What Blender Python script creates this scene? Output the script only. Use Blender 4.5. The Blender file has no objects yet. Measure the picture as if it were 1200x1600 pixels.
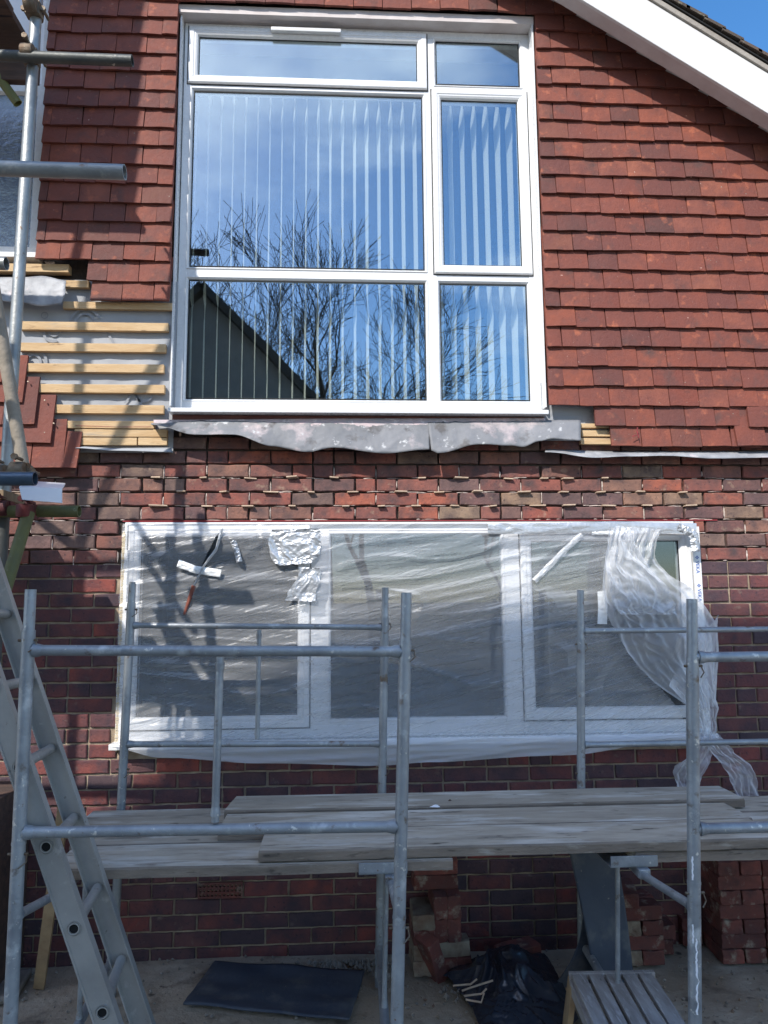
import bpy, bmesh, math, random
from mathutils import Vector, Matrix, noise
R=math.radians
random.seed(7)
sc=bpy.context.scene
C=sc.collection
# ------------------------------------------------------------------ camera, sky, sun, exposure
FP=1120.0
PITCH,YAW,ROLL=6.90,3.05,-0.44
CAM=Vector((0,-3.80,1.743))
def basis():
    p,y,r=R(PITCH),R(YAW),R(ROLL)
    f=Vector((math.sin(y)*math.cos(p),math.cos(y)*math.cos(p),math.sin(p)))
    rt=Vector((math.cos(y),-math.sin(y),0)); up=rt.cross(f)
    return rt*math.cos(r)+up*math.sin(r), -rt*math.sin(r)+up*math.cos(r), f
RT,UP,FW=basis()
cd=bpy.data.cameras.new('camera'); cam=bpy.data.objects.new('camera',cd); C.objects.link(cam)
cam.matrix_world=Matrix(((RT.x,UP.x,-FW.x,CAM.x),(RT.y,UP.y,-FW.y,CAM.y),(RT.z,UP.z,-FW.z,CAM.z),(0,0,0,1)))
cd.sensor_fit='VERTICAL'; cd.sensor_height=36; cd.lens=FP/1600*36; cd.clip_end=1000; cd.clip_start=.05
sc.camera=cam
SUN=Vector((-.65,-1,1.05))
w=bpy.data.worlds.new('World'); sc.world=w; w.use_nodes=True
nt=w.node_tree; N=nt.nodes; L=nt.links
bg=N['Background']; bg.inputs[1].default_value=.15
sk=N.new('ShaderNodeTexSky'); sk.sky_type='NISHITA'; sk.sun_disc=False
sk.sun_elevation=math.atan(1.05/math.hypot(.65,1)); sk.sun_rotation=math.atan2(SUN.x,SUN.y)
sk.air_density=1.0; sk.dust_density=.6; sk.ozone_density=2.2
tc=N.new('ShaderNodeTexCoord'); mp=N.new('ShaderNodeMapping'); mp.inputs['Scale'].default_value=(1,1,2.2); mp.inputs['Location'].default_value=(.35,.2,.1)
nz=N.new('ShaderNodeTexNoise'); nz.inputs['Scale'].default_value=2.3; nz.inputs['Detail'].default_value=7; nz.inputs['Roughness'].default_value=.55
cr=N.new('ShaderNodeValToRGB'); cr.color_ramp.elements[0].position=.50; cr.color_ramp.elements[1].position=.75
sx=N.new('ShaderNodeSeparateXYZ'); mr=N.new('ShaderNodeMapRange'); mr.inputs[1].default_value=.1; mr.inputs[2].default_value=-.5
mu=N.new('ShaderNodeMath'); mu.operation='MULTIPLY'; mx=N.new('ShaderNodeMixRGB'); mx.inputs[2].default_value=(9.5,10.2,11.,1)
mu2=N.new('ShaderNodeMath'); mu2.operation='MULTIPLY'; mu2.inputs[1].default_value=.75
L.new(tc.outputs['Generated'],mp.inputs[0]); L.new(mp.outputs[0],nz.inputs['Vector']); L.new(nz.outputs['Fac'],cr.inputs[0])
L.new(tc.outputs['Generated'],sx.inputs[0]); L.new(sx.outputs['Y'],mr.inputs[0])
L.new(cr.outputs[0],mu.inputs[0]); L.new(mr.outputs[0],mu.inputs[1]); L.new(mu.outputs[0],mu2.inputs[0]); L.new(mu2.outputs[0],mx.inputs[0])
hs0=N.new('ShaderNodeHueSaturation'); hs0.inputs['Saturation'].default_value=1.28; L.new(sk.outputs[0],hs0.inputs['Color']); L.new(hs0.outputs[0],mx.inputs[1]); L.new(mx.outputs[0],bg.inputs[0])
sd=bpy.data.lights.new('sun','SUN'); sd.energy=3.2; sd.angle=R(.53); sd.color=(1,.955,.89)
so=bpy.data.objects.new('sun',sd); C.objects.link(so); so.rotation_euler=SUN.to_track_quat('Z','Y').to_euler()
sc.view_settings.view_transform='Standard'; sc.view_settings.look='None'; sc.view_settings.gamma=1
sc.view_settings.exposure=.86; sc.view_settings.use_curve_mapping=False
sc.render.engine='CYCLES'
sc.cycles.max_bounces=10; sc.cycles.transparent_max_bounces=24

def P(px,py,Y):
    v=RT*((px-600)/FP)+UP*((800-py)/FP)+FW
    return CAM+v*((Y-CAM.y)/v.y)
def G(px,py,Z=0):
    v=RT*((px-600)/FP)+UP*((800-py)/FP)+FW
    return CAM+v*((Z-CAM.z)/v.z)
def cast(px,py,t):            # a point at distance t in front of the wall whose sun shadow lands at this spot of the wall
    q=P(px,py,0); return Vector((q.x-.65*t,-t,q.z+1.05*t))
# ------------------------------------------------------------------ mesh helpers
class MB:
    def __init__(s): s.v=[]; s.f=[]; s.m=[]; s.sm=[]
    def add(s,vs,fs,m=0,sm=False):
        o=len(s.v); s.v+= [tuple(v) for v in vs]
        for f in fs: s.f.append([i+o for i in f]); s.m.append(m); s.sm.append(sm)
    def box(s,x0,x1,y0,y1,z0,z1,m=0):
        if x0>x1:x0,x1=x1,x0
        if y0>y1:y0,y1=y1,y0
        if z0>z1:z0,z1=z1,z0
        vs=[(x,y,z) for x in(x0,x1) for y in(y0,y1) for z in(z0,z1)]
        s.add(vs,[(0,1,3,2),(4,6,7,5),(0,4,5,1),(2,3,7,6),(0,2,6,4),(1,5,7,3)],m)
    def obox(s,c,ax,ay,az,m=0):      # centre and three half-axis vectors
        c=Vector(c); vs=[c+ax*i+ay*j+az*k for i in(-1,1) for j in(-1,1) for k in(-1,1)]
        s.add(vs,[(0,1,3,2),(4,6,7,5),(0,4,5,1),(2,3,7,6),(0,2,6,4),(1,5,7,3)],m)
    def tube(s,p,r,n=14,m=0,cap=True,hollow=0):
        p=[Vector(a) for a in p]; rr=r if isinstance(r,(list,tuple)) else [r]*len(p)
        rings=[];nrm=None
        for i,a in enumerate(p):
            t=(p[min(i+1,len(p)-1)]-p[max(i-1,0)]).normalized()
            if nrm is None:
                nrm=t.orthogonal().normalized()
            else: nrm=(nrm-t*nrm.dot(t)).normalized()
            b=t.cross(nrm)
            rings.append([a+(nrm*math.cos(k*2*math.pi/n)+b*math.sin(k*2*math.pi/n))*rr[i] for k in range(n)])
        vs=[v for g in rings for v in g]; fs=[]
        for i in range(len(p)-1):
            for k in range(n):
                a=i*n+k;b2=i*n+(k+1)%n; fs.append((a,b2,b2+n,a+n))
        s.add(vs,fs,m,True)
        if hollow:
            for i,d in((0,1),(len(p)-1,-1)):
                t=(p[i+d]-p[i]).normalized(); c=p[i]
                o=rings[i]; inn=[c+(v-c)*hollow for v in o]; dp=[v+t*.10 for v in inn]
                s.add(o+inn+dp,[(k,(k+1)%n,(k+1)%n+n,k+n) for k in range(n)]+[(k+n,(k+1)%n+n,(k+1)%n+2*n,k+2*n) for k in range(n)]+[tuple(range(2*n,3*n))],m)
        elif cap:
            s.add(rings[0],[tuple(range(n))],m); s.add(rings[-1],[tuple(range(n))],m)
    def ring(s,x0,x1,z0,z1,prof,m=0):   # mitred frame, prof=[(inset,y),...] closed loop
        k=len(prof); vs=[]
        for (i,y) in prof: vs+=[(x0+i,y,z0+i),(x1-i,y,z0+i),(x1-i,y,z1-i),(x0+i,y,z1-i)]
        fs=[]
        for a in range(k):
            b=(a+1)%k
            for c in range(4):
                d=(c+1)%4; fs.append((a*4+c,a*4+d,b*4+d,b*4+c))
        s.add(vs,fs,m)
    def grid(s,nu,nv,fn,m=0,sm=True,skip=None):
        vs=[fn(i/nu,j/nv) for j in range(nv+1) for i in range(nu+1)]
        fs=[(j*(nu+1)+i,j*(nu+1)+i+1,(j+1)*(nu+1)+i+1,(j+1)*(nu+1)+i) for j in range(nv) for i in range(nu) if not(skip and skip((i+.5)/nu,(j+.5)/nv))]
        s.add(vs,fs,m,sm)
    def build(s,name,mats,parent=None,bevel=0,solid=0,recalc=True):
        me=bpy.data.meshes.new(name); me.from_pydata(s.v,[],s.f)
        if not isinstance(mats,(list,tuple)): mats=[mats]
        for m in mats: me.materials.append(m)
        me.polygons.foreach_set('material_index',s.m); me.polygons.foreach_set('use_smooth',s.sm)
        if recalc:
            b=bmesh.new(); b.from_mesh(me); bmesh.ops.recalc_face_normals(b,faces=b.faces); b.to_mesh(me); b.free()
        me.update()
        o=bpy.data.objects.new(name,me); C.objects.link(o)
        if parent: o.parent=parent; o.matrix_parent_inverse=parent.matrix_world.inverted()
        if solid:
            q=o.modifiers.new('solid','SOLIDIFY'); q.thickness=solid; q.offset=0
        if bevel:
            q=o.modifiers.new('bevel','BEVEL'); q.width=bevel; q.segments=2; q.limit_method='ANGLE'; q.angle_limit=R(40)
        return o
def tag(o,label,cat,group=None,kind=None):
    if label:o['label']=label
    if cat:o['category']=cat
    if group:o['group']=group
    if kind:o['kind']=kind
    return o
def thing(name,loc,label,cat,group=None):
    o=bpy.data.objects.new(name,None); o.empty_display_size=.1; C.objects.link(o); o.location=loc
    o.matrix_world=Matrix.Translation(loc)
    return tag(o,label,cat,group)
# ------------------------------------------------------------------ materials
def mat(name,base,rough=.7,metal=0,var=None,vscale=8,detail=6,bump=0,bscale=40,spots=None,island=None,stretch=None,streak=None,spec=.4,objrand=0,bdist=.01):
    """base colour + large noise variation + coloured spots + bump"""
    m=bpy.data.materials.new(name); m.use_nodes=True; t=m.node_tree; n=t.nodes; l=t.links
    b=n['Principled BSDF']; b.inputs['Roughness'].default_value=rough; b.inputs['Metallic'].default_value=metal
    b.inputs['Specular IOR Level'].default_value=spec
    co=n.new('ShaderNodeTexCoord'); src=co.outputs['Object']
    if stretch:
        mpn=n.new('ShaderNodeMapping'); mpn.inputs['Scale'].default_value=stretch; l.new(src,mpn.inputs[0]); src=mpn.outputs[0]
    geo=n.new('ShaderNodeNewGeometry')
    if island:
        r=n.new('ShaderNodeValToRGB'); r.color_ramp.interpolation='LINEAR'
        el=r.color_ramp.elements
        while len(el)<len(island): el.new(.5)
        for i,c in enumerate(island): el[i].position=i/(len(island)-1); el[i].color=(*c,1)
        l.new(geo.outputs['Random Per Island'],r.inputs[0]); col=r.outputs[0]
        # shift the noise per island so that no two pieces share a pattern
        ad=n.new('ShaderNodeVectorMath'); ad.operation='MULTIPLY_ADD'; ad.inputs[1].default_value=(37,91,53)
        l.new(geo.outputs['Random Per Island'],ad.inputs[0]); l.new(src,ad.inputs[2]); src=ad.outputs[0]
    else:
        rgb=n.new('ShaderNodeRGB'); rgb.outputs[0].default_value=(*base,1); col=rgb.outputs[0]
        if objrand:
            oi=n.new('ShaderNodeObjectInfo'); hs=n.new('ShaderNodeHueSaturation'); mr_=n.new('ShaderNodeMapRange')
            mr_.inputs[3].default_value=1-objrand; mr_.inputs[4].default_value=1+objrand
            l.new(oi.outputs['Random'],mr_.inputs[0]); l.new(mr_.outputs[0],hs.inputs['Value']); l.new(col,hs.inputs['Color']); col=hs.outputs[0]
            ad=n.new('ShaderNodeVectorMath'); ad.operation='MULTIPLY_ADD'; ad.inputs[1].default_value=(37,91,53)
            l.new(oi.outputs['Random'],ad.inputs[0]); l.new(src,ad.inputs[2]); src=ad.outputs[0]
    def mixc(fac,c2,mode='MIX'):
        nonlocal col
        q=n.new('ShaderNodeMixRGB'); q.blend_type=mode
        if isinstance(fac,(int,float)): q.inputs[0].default_value=fac
        else: l.new(fac,q.inputs[0])
        l.new(col,q.inputs[1])
        if isinstance(c2,tuple): q.inputs[2].default_value=(*c2,1)
        else: l.new(c2,q.inputs[2])
        col=q.outputs[0]
    for k,(c2,sc_,lo,hi) in enumerate(([(var,vscale,.35,.7)] if var else [])+(spots or [])):
        q=n.new('ShaderNodeTexNoise'); q.inputs['Scale'].default_value=sc_; q.inputs['Detail'].default_value=detail; q.inputs['Roughness'].default_value=.6
        o_=n.new('ShaderNodeVectorMath'); o_.inputs[1].default_value=(k*7.3,k*3.1,k*5.7); l.new(src,o_.inputs[0]); l.new(o_.outputs[0],q.inputs['Vector'])
        rr=n.new('ShaderNodeMapRange'); rr.inputs[1].default_value=lo; rr.inputs[2].default_value=hi
        l.new(q.outputs['Fac'],rr.inputs[0]); mixc(rr.outputs[0],c2)
    if bump:
        q=n.new('ShaderNodeTexNoise'); q.inputs['Scale'].default_value=bscale; q.inputs['Detail'].default_value=8; q.inputs['Roughness'].default_value=.65
        l.new(src,q.inputs['Vector'])
        bp=n.new('ShaderNodeBump'); bp.inputs['Strength'].default_value=bump; bp.inputs['Distance'].default_value=bdist
        l.new(q.outputs['Fac'],bp.inputs['Height']); l.new(bp.outputs[0],b.inputs['Normal'])
        rr=n.new('ShaderNodeMapRange'); rr.inputs[3].default_value=max(0,rough-.12); rr.inputs[4].default_value=min(1,rough+.12)
        l.new(q.outputs['Fac'],rr.inputs[0]); l.new(rr.outputs[0],b.inputs['Roughness'])
    l.new(col,b.inputs['Base Color'])
    return m
BR=[(.33,.085,.055),(.17,.08,.07),(.27,.085,.062),(.12,.078,.078),(.32,.15,.10),(.22,.08,.06),(.38,.11,.065),(.16,.09,.085),(.28,.19,.125),(.25,.09,.07),(.33,.10,.065)]
M={}
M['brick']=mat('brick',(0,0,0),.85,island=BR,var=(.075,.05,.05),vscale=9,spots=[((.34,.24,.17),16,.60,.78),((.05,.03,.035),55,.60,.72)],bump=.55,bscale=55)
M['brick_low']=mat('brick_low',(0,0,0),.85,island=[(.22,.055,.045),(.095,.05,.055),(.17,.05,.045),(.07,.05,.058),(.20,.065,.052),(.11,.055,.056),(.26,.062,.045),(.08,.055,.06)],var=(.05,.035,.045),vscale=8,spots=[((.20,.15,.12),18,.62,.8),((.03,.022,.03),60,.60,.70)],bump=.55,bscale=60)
M['mortar']=mat('mortar',(.42,.33,.24),.95,var=(.22,.17,.12),vscale=12,bump=.7,bscale=120)
M['mortar_new']=mat('mortar_new',(.10,.075,.06),.95,var=(.05,.04,.035),vscale=14,bump=.8,bscale=90)
M['mortar_smear']=mat('mortar_smear',(.62,.52,.46),.95,var=(.45,.36,.30),vscale=20,bump=.8,bscale=90)
TL=[(0.184, 0.048, 0.03), (0.223, 0.062, 0.036), (0.16, 0.044, 0.03), (0.242, 0.064, 0.034), (0.196, 0.057, 0.038), (0.14, 0.042, 0.031), (0.211, 0.054, 0.031), (0.227, 0.07, 0.043), (0.172, 0.044, 0.028), (0.121, 0.04, 0.032), (0.084, 0.036, 0.03), (0.286, 0.088, 0.048)]
M['tile']=mat('tile',(0,0,0),.75,island=TL,var=(.14,.045,.034),vscale=9,spots=[((.40,.12,.06),14,.60,.78),((.085,.042,.036),6,.56,.74),((.62,.42,.34),34,.72,.75),((.30,.27,.22),52,.70,.74)],bump=.5,bscale=40)
M['old_tile']=mat('old_tile',(.16,.055,.045),.75,var=(.24,.10,.08),vscale=9,spots=[((.45,.25,.2),40,.72,.76)],bump=.4,bscale=50)
M['upvc']=mat('upvc',(.72,.72,.72),.28,var=(.67,.665,.655),vscale=3,spots=[((.60,.57,.52),11,.64,.85)],spec=.5,bump=.03,bscale=30)
M['upvc_grey']=mat('upvc_grey',(.62,.62,.62),.4)
M['barge']=mat('barge',(.66,.65,.63),.45,var=(.60,.585,.57),vscale=2.5,spots=[((.55,.50,.46),30,.70,.8)],bump=.06,bscale=8)
M['soffit']=mat('soffit',(.60,.55,.53),.6,var=(.48,.42,.40),vscale=5,bump=.2,bscale=30)
M['pine']=mat('pine',(.58,.41,.23),.75,var=(.46,.29,.14),vscale=4,stretch=(1,8,8),spots=[((.16,.08,.04),7,.62,.70),((.30,.27,.23),3,.60,.78)],bump=.3,bscale=30)
M['oldpine']=mat('oldpine',(.24,.17,.10),.8,var=(.15,.10,.06),vscale=5,stretch=(8,8,1),bump=.3,bscale=30)
M['board']=mat('board',(.45,.385,.30),.9,var=(.31,.26,.20),vscale=5.0,stretch=(1,5,5),spots=[((.62,.58,.51),2.2,.50,.68),((.22,.185,.145),3.2,.57,.68),((.10,.08,.06),6,.63,.69),((.70,.68,.64),30,.70,.73)],bump=.5,bscale=14,objrand=.16)
M['board_edge']=mat('board_edge',(.25,.20,.155),.9,var=(.15,.12,.095),vscale=5,stretch=(1,5,5),spots=[((.40,.36,.30),6,.60,.75),((.06,.05,.04),9,.60,.72)],bump=.6,bscale=18,objrand=.1)  # darker sides paint shade into the gaps between boards, along with edge dirt
M['dark_board']=mat('dark_board',(.10,.06,.045),.9,var=(.05,.035,.03),vscale=5,stretch=(1,6,6),bump=.4,bscale=20,objrand=.15)
M['step_wood']=mat('step_wood',(.40,.37,.35),.9,var=(.25,.22,.20),vscale=6,stretch=(6,1,6),spots=[((.55,.53,.52),9,.55,.72),((.13,.10,.08),16,.64,.72)],bump=.5,bscale=25)
M['raw_wood']=mat('raw_wood',(.42,.30,.17),.9,var=(.25,.16,.09),vscale=8,bump=.5,bscale=25)
M['galv']=mat('galv',(.34,.36,.375),.42,metal=.4,var=(.21,.225,.24),vscale=8,spots=[((.48,.50,.51),13,.57,.70),((.62,.60,.55),40,.64,.69),((.15,.11,.08),18,.62,.72),((.22,.12,.07),34,.68,.74)],bump=.30,bscale=60,spec=.5)
M['tube']=mat('tube',(.36,.37,.36),.45,metal=.6,var=(.22,.23,.23),vscale=7,spots=[((.50,.48,.43),14,.6,.72),((.18,.11,.07),22,.66,.74)],bump=.2,bscale=60,spec=.5)
M['tube_dark']=mat('tube_dark',(.06,.065,.065),.5,metal=.4,var=(.10,.10,.09),vscale=7,spots=[((.5,.45,.38),9,.66,.69)],bump=.2,bscale=60)
M['tube_muddy']=mat('tube_muddy',(.34,.29,.23),.7,metal=.1,var=(.20,.17,.13),vscale=9,spots=[((.08,.07,.06),6,.58,.72)],bump=.4,bscale=60)
M['tube_olive']=mat('tube_olive',(.16,.16,.05),.6,metal=.1,var=(.10,.10,.05),vscale=7,spots=[((.3,.3,.2),20,.64,.72)],bump=.2,bscale=50)
M['tube_blue']=mat('tube_blue',(.10,.15,.21),.35,metal=.6,var=(.07,.09,.12),vscale=12,bump=.1,bscale=50)
M['clamp']=mat('clamp',(.20,.17,.13),.6,metal=.6,var=(.12,.07,.04),vscale=20,bump=.4,bscale=80)
M['clamp_red']=mat('clamp_red',(.16,.03,.03),.6,metal=.2,var=(.06,.03,.03),vscale=20,bump=.4,bscale=80)
M['alu']=mat('alu',(.44,.425,.395),.48,metal=.5,var=(.33,.32,.30),vscale=6,stretch=(1,1,1),spots=[((.55,.53,.50),18,.62,.74),((.18,.16,.14),30,.66,.74)],bump=.12,bscale=50)
M['lead']=mat('lead',(.20,.205,.22),.6,metal=.1,var=(.42,.42,.43),vscale=7,spots=[((.60,.50,.50),9,.58,.74),((.20,.19,.19),14,.58,.75)],bump=.5,bscale=16)
M['lead_pink']=mat('lead_pink',(.55,.42,.42),.8,var=(.36,.34,.35),vscale=12,spots=[((.7,.62,.6),25,.55,.7)],bump=.5,bscale=30)
M['membrane']=mat('membrane',(.36,.37,.385),.75,var=(.29,.30,.32),vscale=3,bump=.25,bscale=14)
M['print']=mat('print',(.25,.26,.28),.8)
M['redwood']=mat('redwood',(.10,.03,.025),.6,var=(.16,.06,.04),vscale=7,stretch=(1,6,6),bump=.3,bscale=30)
M['foam']=mat('foam',(.62,.50,.28),.9,var=(.5,.36,.18),vscale=30,bump=.8,bscale=60)
M['slate']=mat('slate',(.045,.058,.085),.65,var=(.07,.08,.10),vscale=3,spots=[((.16,.16,.155),5,.54,.75),((.28,.26,.22),30,.68,.74)],bump=.2,bscale=30)
M['blacksheet']=mat('blacksheet',(.02,.028,.045),.22,var=(.02,.025,.035),vscale=8,spots=[((.10,.09,.08),10,.62,.78)],bump=.35,bscale=12,spec=.6)
M['dirt']=mat('dirt',(.44,.36,.27),.95,var=(.32,.25,.18),vscale=1.7,detail=10,spots=[((.50,.43,.34),3,.52,.72),((.15,.115,.085),4.5,.56,.70),((.10,.08,.065),14,.62,.72),((.6,.56,.5),45,.69,.73)],bump=.8,bscale=14,bdist=.02)
M['slab']=mat('slab',(.26,.23,.20),.9,var=(.18,.15,.12),vscale=6,bump=.4,bscale=40)
M['loose']=mat('loose',(.20,.06,.045),.9,var=(.10,.045,.04),vscale=11,spots=[((.33,.27,.2),16,.55,.72)],bump=.6,bscale=55,objrand=.35)
M['loose_mort']=mat('loose_mort',(.30,.25,.18),.92,var=(.16,.09,.06),vscale=13,bump=.7,bscale=60,objrand=.25)
M['white_pl']=mat('white_pl',(.82,.82,.84),.3,spec=.5,var=(.76,.76,.78),vscale=4)
M['packer']=mat('packer',(.55,.42,.31),.8,var=(.40,.28,.19),vscale=30)
M['red_line']=mat('red_line',(.26,.03,.035),.6)
M['blue']=mat('blue',(.03,.10,.38),.5)
M['greyprint']=mat('greyprint',(.16,.17,.20),.5)
M['inside']=mat('inside',(.20,.19,.18),.9,var=(.15,.14,.13),vscale=1)
M['inside_dark']=mat('inside_dark',(.045,.045,.05),.9,var=(.03,.03,.03),vscale=1)
M['curtain']=mat('curtain',(.12,.11,.06),.9,var=(.06,.055,.03),vscale=7,stretch=(6,1,.5))
M['rooftile']=mat('rooftile',(0,0,0),.95,island=[(.10,.07,.05),(.14,.09,.065),(.08,.06,.045),(.12,.095,.07)],var=(.07,.055,.045),vscale=12,spots=[((.22,.20,.15),30,.6,.7)],bump=.7,bscale=50)
M['trim']=mat('trim',(.33,.30,.26),.85,var=(.22,.19,.16),vscale=9,bump=.4,bscale=40)
M['ply']=mat('ply',(.40,.28,.16),.8,var=(.30,.20,.11),vscale=3,stretch=(1,1,5))
M['render']=mat('render',(.30,.28,.25),.9,var=(.22,.205,.19),vscale=2,spots=[((.22,.21,.2),30,.68,.72)],bump=.4,bscale=30)
M['farroof']=mat('farroof',(.05,.048,.045),.9,var=(.035,.03,.03),vscale=2,bump=.4,bscale=9)
M['bark']=mat('bark',(.06,.05,.04),.9,var=(.04,.033,.028),vscale=6)
M['rubber']=mat('rubber',(.02,.02,.02),.8)
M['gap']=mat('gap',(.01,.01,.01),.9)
M['nail']=mat('nail',(.7,.55,.4),.5)
# slats, glass, film
def simple(name):
    m=bpy.data.materials.new(name); m.use_nodes=True; t=m.node_tree
    for n in list(t.nodes):
        if n.type!='OUTPUT_MATERIAL': t.nodes.remove(n)
    return m,t,t.nodes,t.links,[n for n in t.nodes if n.type=='OUTPUT_MATERIAL'][0]
def glass(name,fac,tint,rip=0,rscale=2.):
    m,t,n,l,o=simple(name)
    tr=n.new('ShaderNodeBsdfTransparent'); tr.inputs[0].default_value=(*tint,1)
    g=n.new('ShaderNodeBsdfGlossy'); g.inputs['Roughness'].default_value=.0; g.inputs[0].default_value=(.80,.92,1,1)
    lw_=n.new('ShaderNodeLayerWeight'); fr=n.new('ShaderNodeMath'); fr.operation='POWER'; fr.inputs[1].default_value=4.5; l.new(lw_.outputs['Facing'],fr.inputs[0])
    ma=n.new('ShaderNodeMath'); ma.operation='ADD'; ma.inputs[1].default_value=fac; ma.use_clamp=True
    mi=n.new('ShaderNodeMixShader'); l.new(fr.outputs[0],ma.inputs[0]); l.new(ma.outputs[0],mi.inputs[0]); l.new(tr.outputs[0],mi.inputs[1]); l.new(g.outputs[0],mi.inputs[2]); l.new(mi.outputs[0],o.inputs[0])
    if rip:
        co=n.new('ShaderNodeTexCoord'); q=n.new('ShaderNodeTexNoise'); q.inputs['Scale'].default_value=rscale; q.inputs['Detail'].default_value=1
        bp=n.new('ShaderNodeBump'); bp.inputs['Strength'].default_value=1; bp.inputs['Distance'].default_value=rip
        l.new(co.outputs['Object'],q.inputs['Vector']); l.new(q.outputs['Fac'],bp.inputs['Height']); l.new(bp.outputs[0],g.inputs['Normal'])
    return m
M['glass']=glass('glass',.23,(.93,.965,.96),.0012,1.6)
M['glass_low']=glass('glass_low',.07,(.85,.87,.9))
M['obscure']=mat('obscure',(.30,.34,.38),.12,metal=.75,bump=.9,bscale=22,bdist=.012)
def slatmat():
    m,t,n,l,o=simple('slat')
    d=n.new('ShaderNodeBsdfDiffuse'); d.inputs[0].default_value=(.88,.87,.80,1)
    tl=n.new('ShaderNodeBsdfTranslucent'); tl.inputs[0].default_value=(.75,.74,.66,1)
    mi=n.new('ShaderNodeMixShader'); mi.inputs[0].default_value=.3
    l.new(d.outputs[0],mi.inputs[1]); l.new(tl.outputs[0],mi.inputs[2]); l.new(mi.outputs[0],o.inputs[0]); return m
M['slat']=slatmat()
def film(name,lo,hi,bumps):
    m,t,n,l,o=simple(name)
    tr=n.new('ShaderNodeBsdfTransparent'); tr.inputs[0].default_value=(.97,.98,1,1)
    pr=n.new('ShaderNodeBsdfPrincipled'); pr.inputs['Base Color'].default_value=(.86,.87,.89,1); pr.inputs['Roughness'].default_value=.24; pr.inputs['Specular IOR Level'].default_value=.8
    tl=n.new('ShaderNodeBsdfTranslucent'); tl.inputs[0].default_value=(.85,.86,.88,1)
    m1=n.new('ShaderNodeMixShader'); m1.inputs[0].default_value=.35; l.new(pr.outputs[0],m1.inputs[1]); l.new(tl.outputs[0],m1.inputs[2])
    co=n.new('ShaderNodeTexCoord')
    prev=None; hts=[]
    for (ang,s1,s2,st) in bumps:
        mp=n.new('ShaderNodeMapping'); mp.inputs['Rotation'].default_value=(0,R(ang),0)
        mp2=n.new('ShaderNodeMapping'); mp2.inputs['Scale'].default_value=(s1,1,s2)
        q=n.new('ShaderNodeTexNoise'); q.inputs['Scale'].default_value=1; q.inputs['Detail'].default_value=3; q.inputs['Roughness'].default_value=.55; q.inputs['Distortion'].default_value=.5
        l.new(co.outputs['Object'],mp.inputs[0]); l.new(mp.outputs[0],mp2.inputs[0]); l.new(mp2.outputs[0],q.inputs['Vector'])
        bp=n.new('ShaderNodeBump'); bp.inputs['Strength'].default_value=st; bp.inputs['Distance'].default_value=.012
        l.new(q.outputs['Fac'],bp.inputs['Height'])
        if prev: l.new(prev,bp.inputs['Normal'])
        prev=bp.outputs[0]
    l.new(prev,pr.inputs['Normal'])
    lw=n.new('ShaderNodeLayerWeight'); lw.inputs[0].default_value=.5; l.new(prev,lw.inputs['Normal'])
    mrn=n.new('ShaderNodeMapRange'); mrn.inputs[1].default_value=.05; mrn.inputs[2].default_value=.75; mrn.inputs[3].default_value=lo; mrn.inputs[4].default_value=hi
    l.new(lw.outputs['Facing'],mrn.inputs[0])
    m2=n.new('ShaderNodeMixShader'); l.new(mrn.outputs[0],m2.inputs[0]); l.new(tr.outputs[0],m2.inputs[1]); l.new(m1.outputs[0],m2.inputs[2]); l.new(m2.outputs[0],o.inputs[0])
    return m
M['film']=film('film',.25,1.0,[(12,1.6,20,1.0),(19,3,44,.42),(-4,4,9,.5)])
M['film_loose']=film('film_loose',.36,.95,[(60,7,14,.45),(20,16,22,.35)])
M['film_roll']=film('film_roll',.55,.95,[(0,3.0,40,.6),(0,9,9,.4)])
M['silver']=mat('silver',(.42,.43,.45),.32,metal=.55,var=(.58,.59,.60),vscale=9,bump=.55,bscale=14,bdist=.02)
M['tape_white']=mat('tape_white',(.75,.76,.76),.3,bump=.5,bscale=20,spec=.7)
# ------------------------------------------------------------------ ground
g=MB()
g.grid(120,120,lambda u,v:( (u-.5)*12,-6.+v*7.2, .012*noise.noise(Vector((u*30,v*18,3)))+.02*noise.noise(Vector((u*8,v*5,9))) -.01),0)
tag(g.build('ground',M['dirt']),None,None,kind='structure')
g=MB(); g.box(-300,300,-300,300,-.3,-.06); tag(g.build('terrain',M['dirt']),None,None,kind='structure')
# ------------------------------------------------------------------ house
house=thing('brick_house',(0,0,0),'red brick house wall with hung clay tiles, large white window above, being repaired','house')
ZT=P(600,811,0).z                   # head of the lower opening = a course line
CO=.0755
LX0,LX1=P(190,980,0).x,P(1094,980,0).x
LZ0=P(600,1163,0).z
UX0,UX1=P(276,340,0).x,P(840,340,0).x
UZ0,UZ1=P(560,652,0).z,P(560,34,0).z
ZC=P(500,706,0).z                   # top of the exposed brickwork
bx=MB()
def shell(z0,z1,holes,x0=-4.6,x1=4.6):
    xs=x0
    for a,b in holes+[(x1,x1)]:
        if a>xs: bx.box(xs,a,.012,.26,z0,z1,0)
        xs=b
ZR=P(140,882,0).z
shell(-.3,LZ0,[]); shell(LZ0,ZR,[(LX0,LX1)])
# newer mortar, raked deep
def shell2(z0,z1,holes,m,y):
    xs=-4.6
    for a,b in holes+[(4.6,4.6)]:
        if a>xs: bx.box(xs,a,y,.26,z0,z1,m)
        xs=b
shell2(ZR,ZT,[(LX0,LX1)],1,.022); shell2(ZT,ZC+.25,[],1,.022)
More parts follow.
